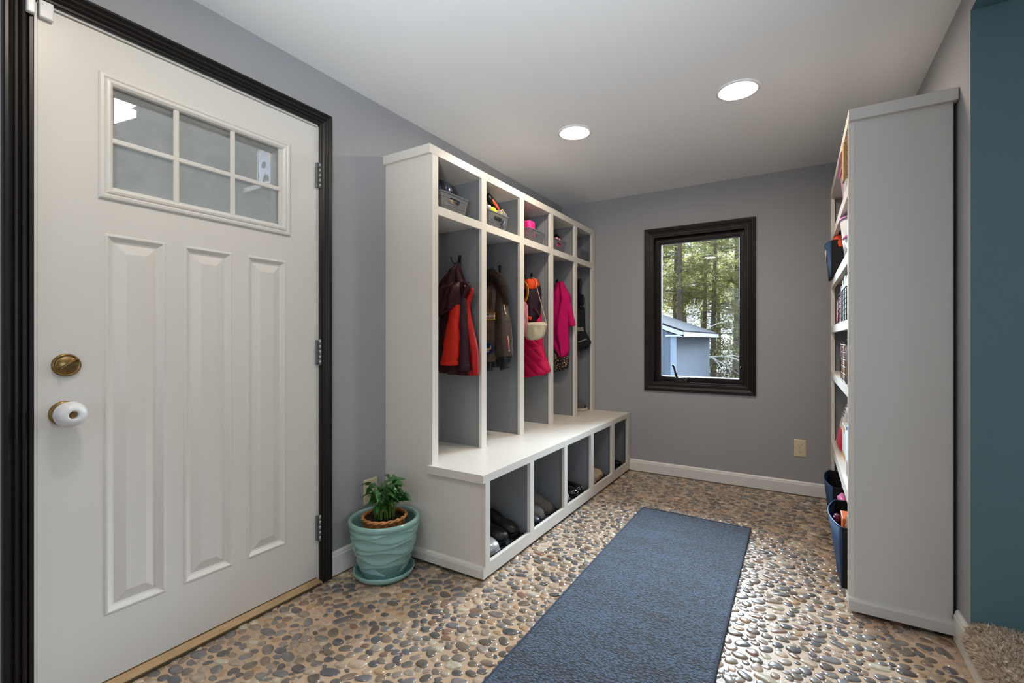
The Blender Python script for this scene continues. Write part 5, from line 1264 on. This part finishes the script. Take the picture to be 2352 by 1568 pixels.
# brush and fallen birch
bm_ = MB(); br = random.Random(8); tw = MB()
for _ in range(15000):
    y = br.uniform(12.5,19); x = br.uniform(-3.4,.4)*y/15; h = br.random()**1.6*(1.9 if y > 14 else 1.1)
    if y < 14.2 and x < -1.9: continue
    p = Vector((x, y, gh(x,y)+h)); a_ = Vector((br.gauss(0,1),br.gauss(0,.6),br.gauss(.2,.7))).normalized(); b_ = a_.cross(Vector((br.gauss(0,1),br.gauss(0,1),br.gauss(0,1)))).normalized(); s_ = br.uniform(.02,.06)
    bm_.add([p-a_*s_, p+b_*s_*.4, p+a_*s_, p-b_*s_*.4], [(0,1,2,3)], 0 if br.random() < .5 else 1)
for _ in range(330):
    y = br.uniform(13.5,18); x = br.uniform(-3.2,.3)*y/15; z = gh(x,y); h = br.uniform(.5,1.7)
    if y < 14.4 and x < -1.8: continue
    bm_.tube([(x,y,z),(x+br.gauss(0,.15),y,z+h*.6),(x+br.gauss(0,.3),y+br.gauss(0,.1),z+h)], [.007,.005,.002], 4, 1)
o = bm_.build('undergrowth', [mat('olive_brush', (84,92,50), .9, col2=(116,116,70), vscale=3), mat('tan_brush', (112,94,76), .9, col2=(88,72,60), vscale=3)], fixn=False)
o['kind'] = 'stuff'; tag(o, 'tangled tan and olive brush under the trees outside the window', 'brush')
BIR = mat('white_birch_bark', (226,224,216), .7, var=.06, vscale=20)
m = MB()
O_ = Vector((-2.15, 14.6, .60))
for pts in (((0,0,0),(.3,0,.03),(.65,.05,-.05),(.95,.1,-.33),(1.05,.1,-.62)),((0,0,0),(.25,0,-.16),(.55,0,-.36),(.9,.05,-.62)),((.0,0,0),(.18,0,-.2),(.32,0,-.48),(.40,0,-.72)),((.28,0,.0),(.5,.1,.06),(.78,.1,.0)),((.4,0,-.24),(.55,0,-.5),(.62,0,-.68)),((.55,0,-.02),(.78,0,-.12),(1.0,0,-.25))):
    P = smooth_path([O_+Vector(p) for p in pts], 5); m.tube(P, [lerp(.020,.006,i/(len(P)-1)) for i in range(len(P))], 6)
m.tube([O_+Vector((-.6,.1,.02)), O_], [.03,.022], 8)
tag(m.build('birch_branch', BIR), 'fallen white birch branches spreading to the right of the shed wall', 'branch', 'white birch branches')
m = MB(); O_ = Vector((-2.95, 15.6, 1.55))
for pts in (((0,0,-.9),(0,0,0),(.08,0,.42),(.16,0,.85)),((0,0,-.02),(.20,0,.35),(.40,0,.8)),((.30,0,-.4),(.5,0,-.12),(.85,0,.06),(1.1,0,.10))):
    P = smooth_path([O_+Vector(p) for p in pts], 5); m.tube(P, [lerp(.022,.007,i/(len(P)-1)) for i in range(len(P))], 6)
tag(m.build('birch_branch', BIR), 'thin white birch stems standing up behind the shed roof edge', 'branch', 'white birch branches')

# ------------------------------------------------------------------ light
W = bpy.data.worlds.new('sky'); SC.world = W; W.use_nodes = True
bg = W.node_tree.nodes['Background']; bg.inputs['Color'].default_value = (.80,.91,1.06,1); bg.inputs['Strength'].default_value = 1.4
sun = bpy.data.lights.new('bright_sky', 'SUN'); sun.energy = 70.0; sun.angle = math.radians(70); sun.color = (.66,.83,1.0)
so = bpy.data.objects.new('bright_sky', sun); COL.objects.link(so)
so.rotation_euler = Vector((.20,-1,-.68)).to_track_quat('-Z','Y').to_euler()

def fill_light(name, loc, rot, sx, sy, e):
    l = bpy.data.lights.new(name, 'AREA'); l.shape = 'RECTANGLE'; l.size = sx; l.size_y = sy; l.energy = e; l.color = (.84,.92,1.0)
    o = bpy.data.objects.new(name, l); COL.objects.link(o); o.location = loc; o.rotation_euler = rot; return o
fill_light('rear_fill_light', (0,YR-.02,1.35), (PI/2,0,PI), 2.5, 1.6, 6)          # unseen area light added in the rear wall opening as cool fill
fill_light('side_fill_light', (XS+.02,-.2,1.45), (PI/2,0,PI/2), 2.1, 1.3, 11)      # unseen area light added beyond the carpeted room to fill the right side
fl_l = bpy.data.lights.new('ceiling_fill_spot', 'SPOT'); fl_l.energy = 185; fl_l.color = (.86,.94,1.0); fl_l.spot_size = 1.4; fl_l.spot_blend = .9; fl_l.shadow_soft_size = .12
fo_ = bpy.data.objects.new('ceiling_fill_spot', fl_l); COL.objects.link(fo_); fo_.location = (-.15,-.3,1.2)   # unseen spot added behind the camera, aimed up to brighten the ceiling
fo_.rotation_euler = Vector((-.40,.95,1.0)).to_track_quat('-Z','Y').to_euler()
# ------------------------------------------------------------------ camera
cam = bpy.data.cameras.new('camera'); co = bpy.data.objects.new('camera', cam); COL.objects.link(co)
co.location = (0,0,1.102); co.rotation_euler = (PI/2, 0, math.radians(31.484))
cam.sensor_width = 36; cam.lens = 36*1074.29/2352; cam.shift_x = -.44/2352; cam.shift_y = -3.94/2352; cam.clip_start = .02; cam.clip_end = 200
SC.camera = co
SC.view_settings.view_transform = 'Standard'; SC.view_settings.look = 'None'; SC.view_settings.gamma = 1; SC.view_settings.use_curve_mapping = False
SC.view_settings.exposure = 0.1
SC.cycles.max_bounces = 8; SC.cycles.diffuse_bounces = 5; SC.cycles.glossy_bounces = 4; SC.cycles.transparent_max_bounces = 16
SC.cycles.adaptive_threshold = 0.015
SC.cycles.sample_clamp_indirect = 8.0; SC.cycles.caustics_reflective = False; SC.cycles.caustics_refractive = False
SC.cycles.use_denoising = True
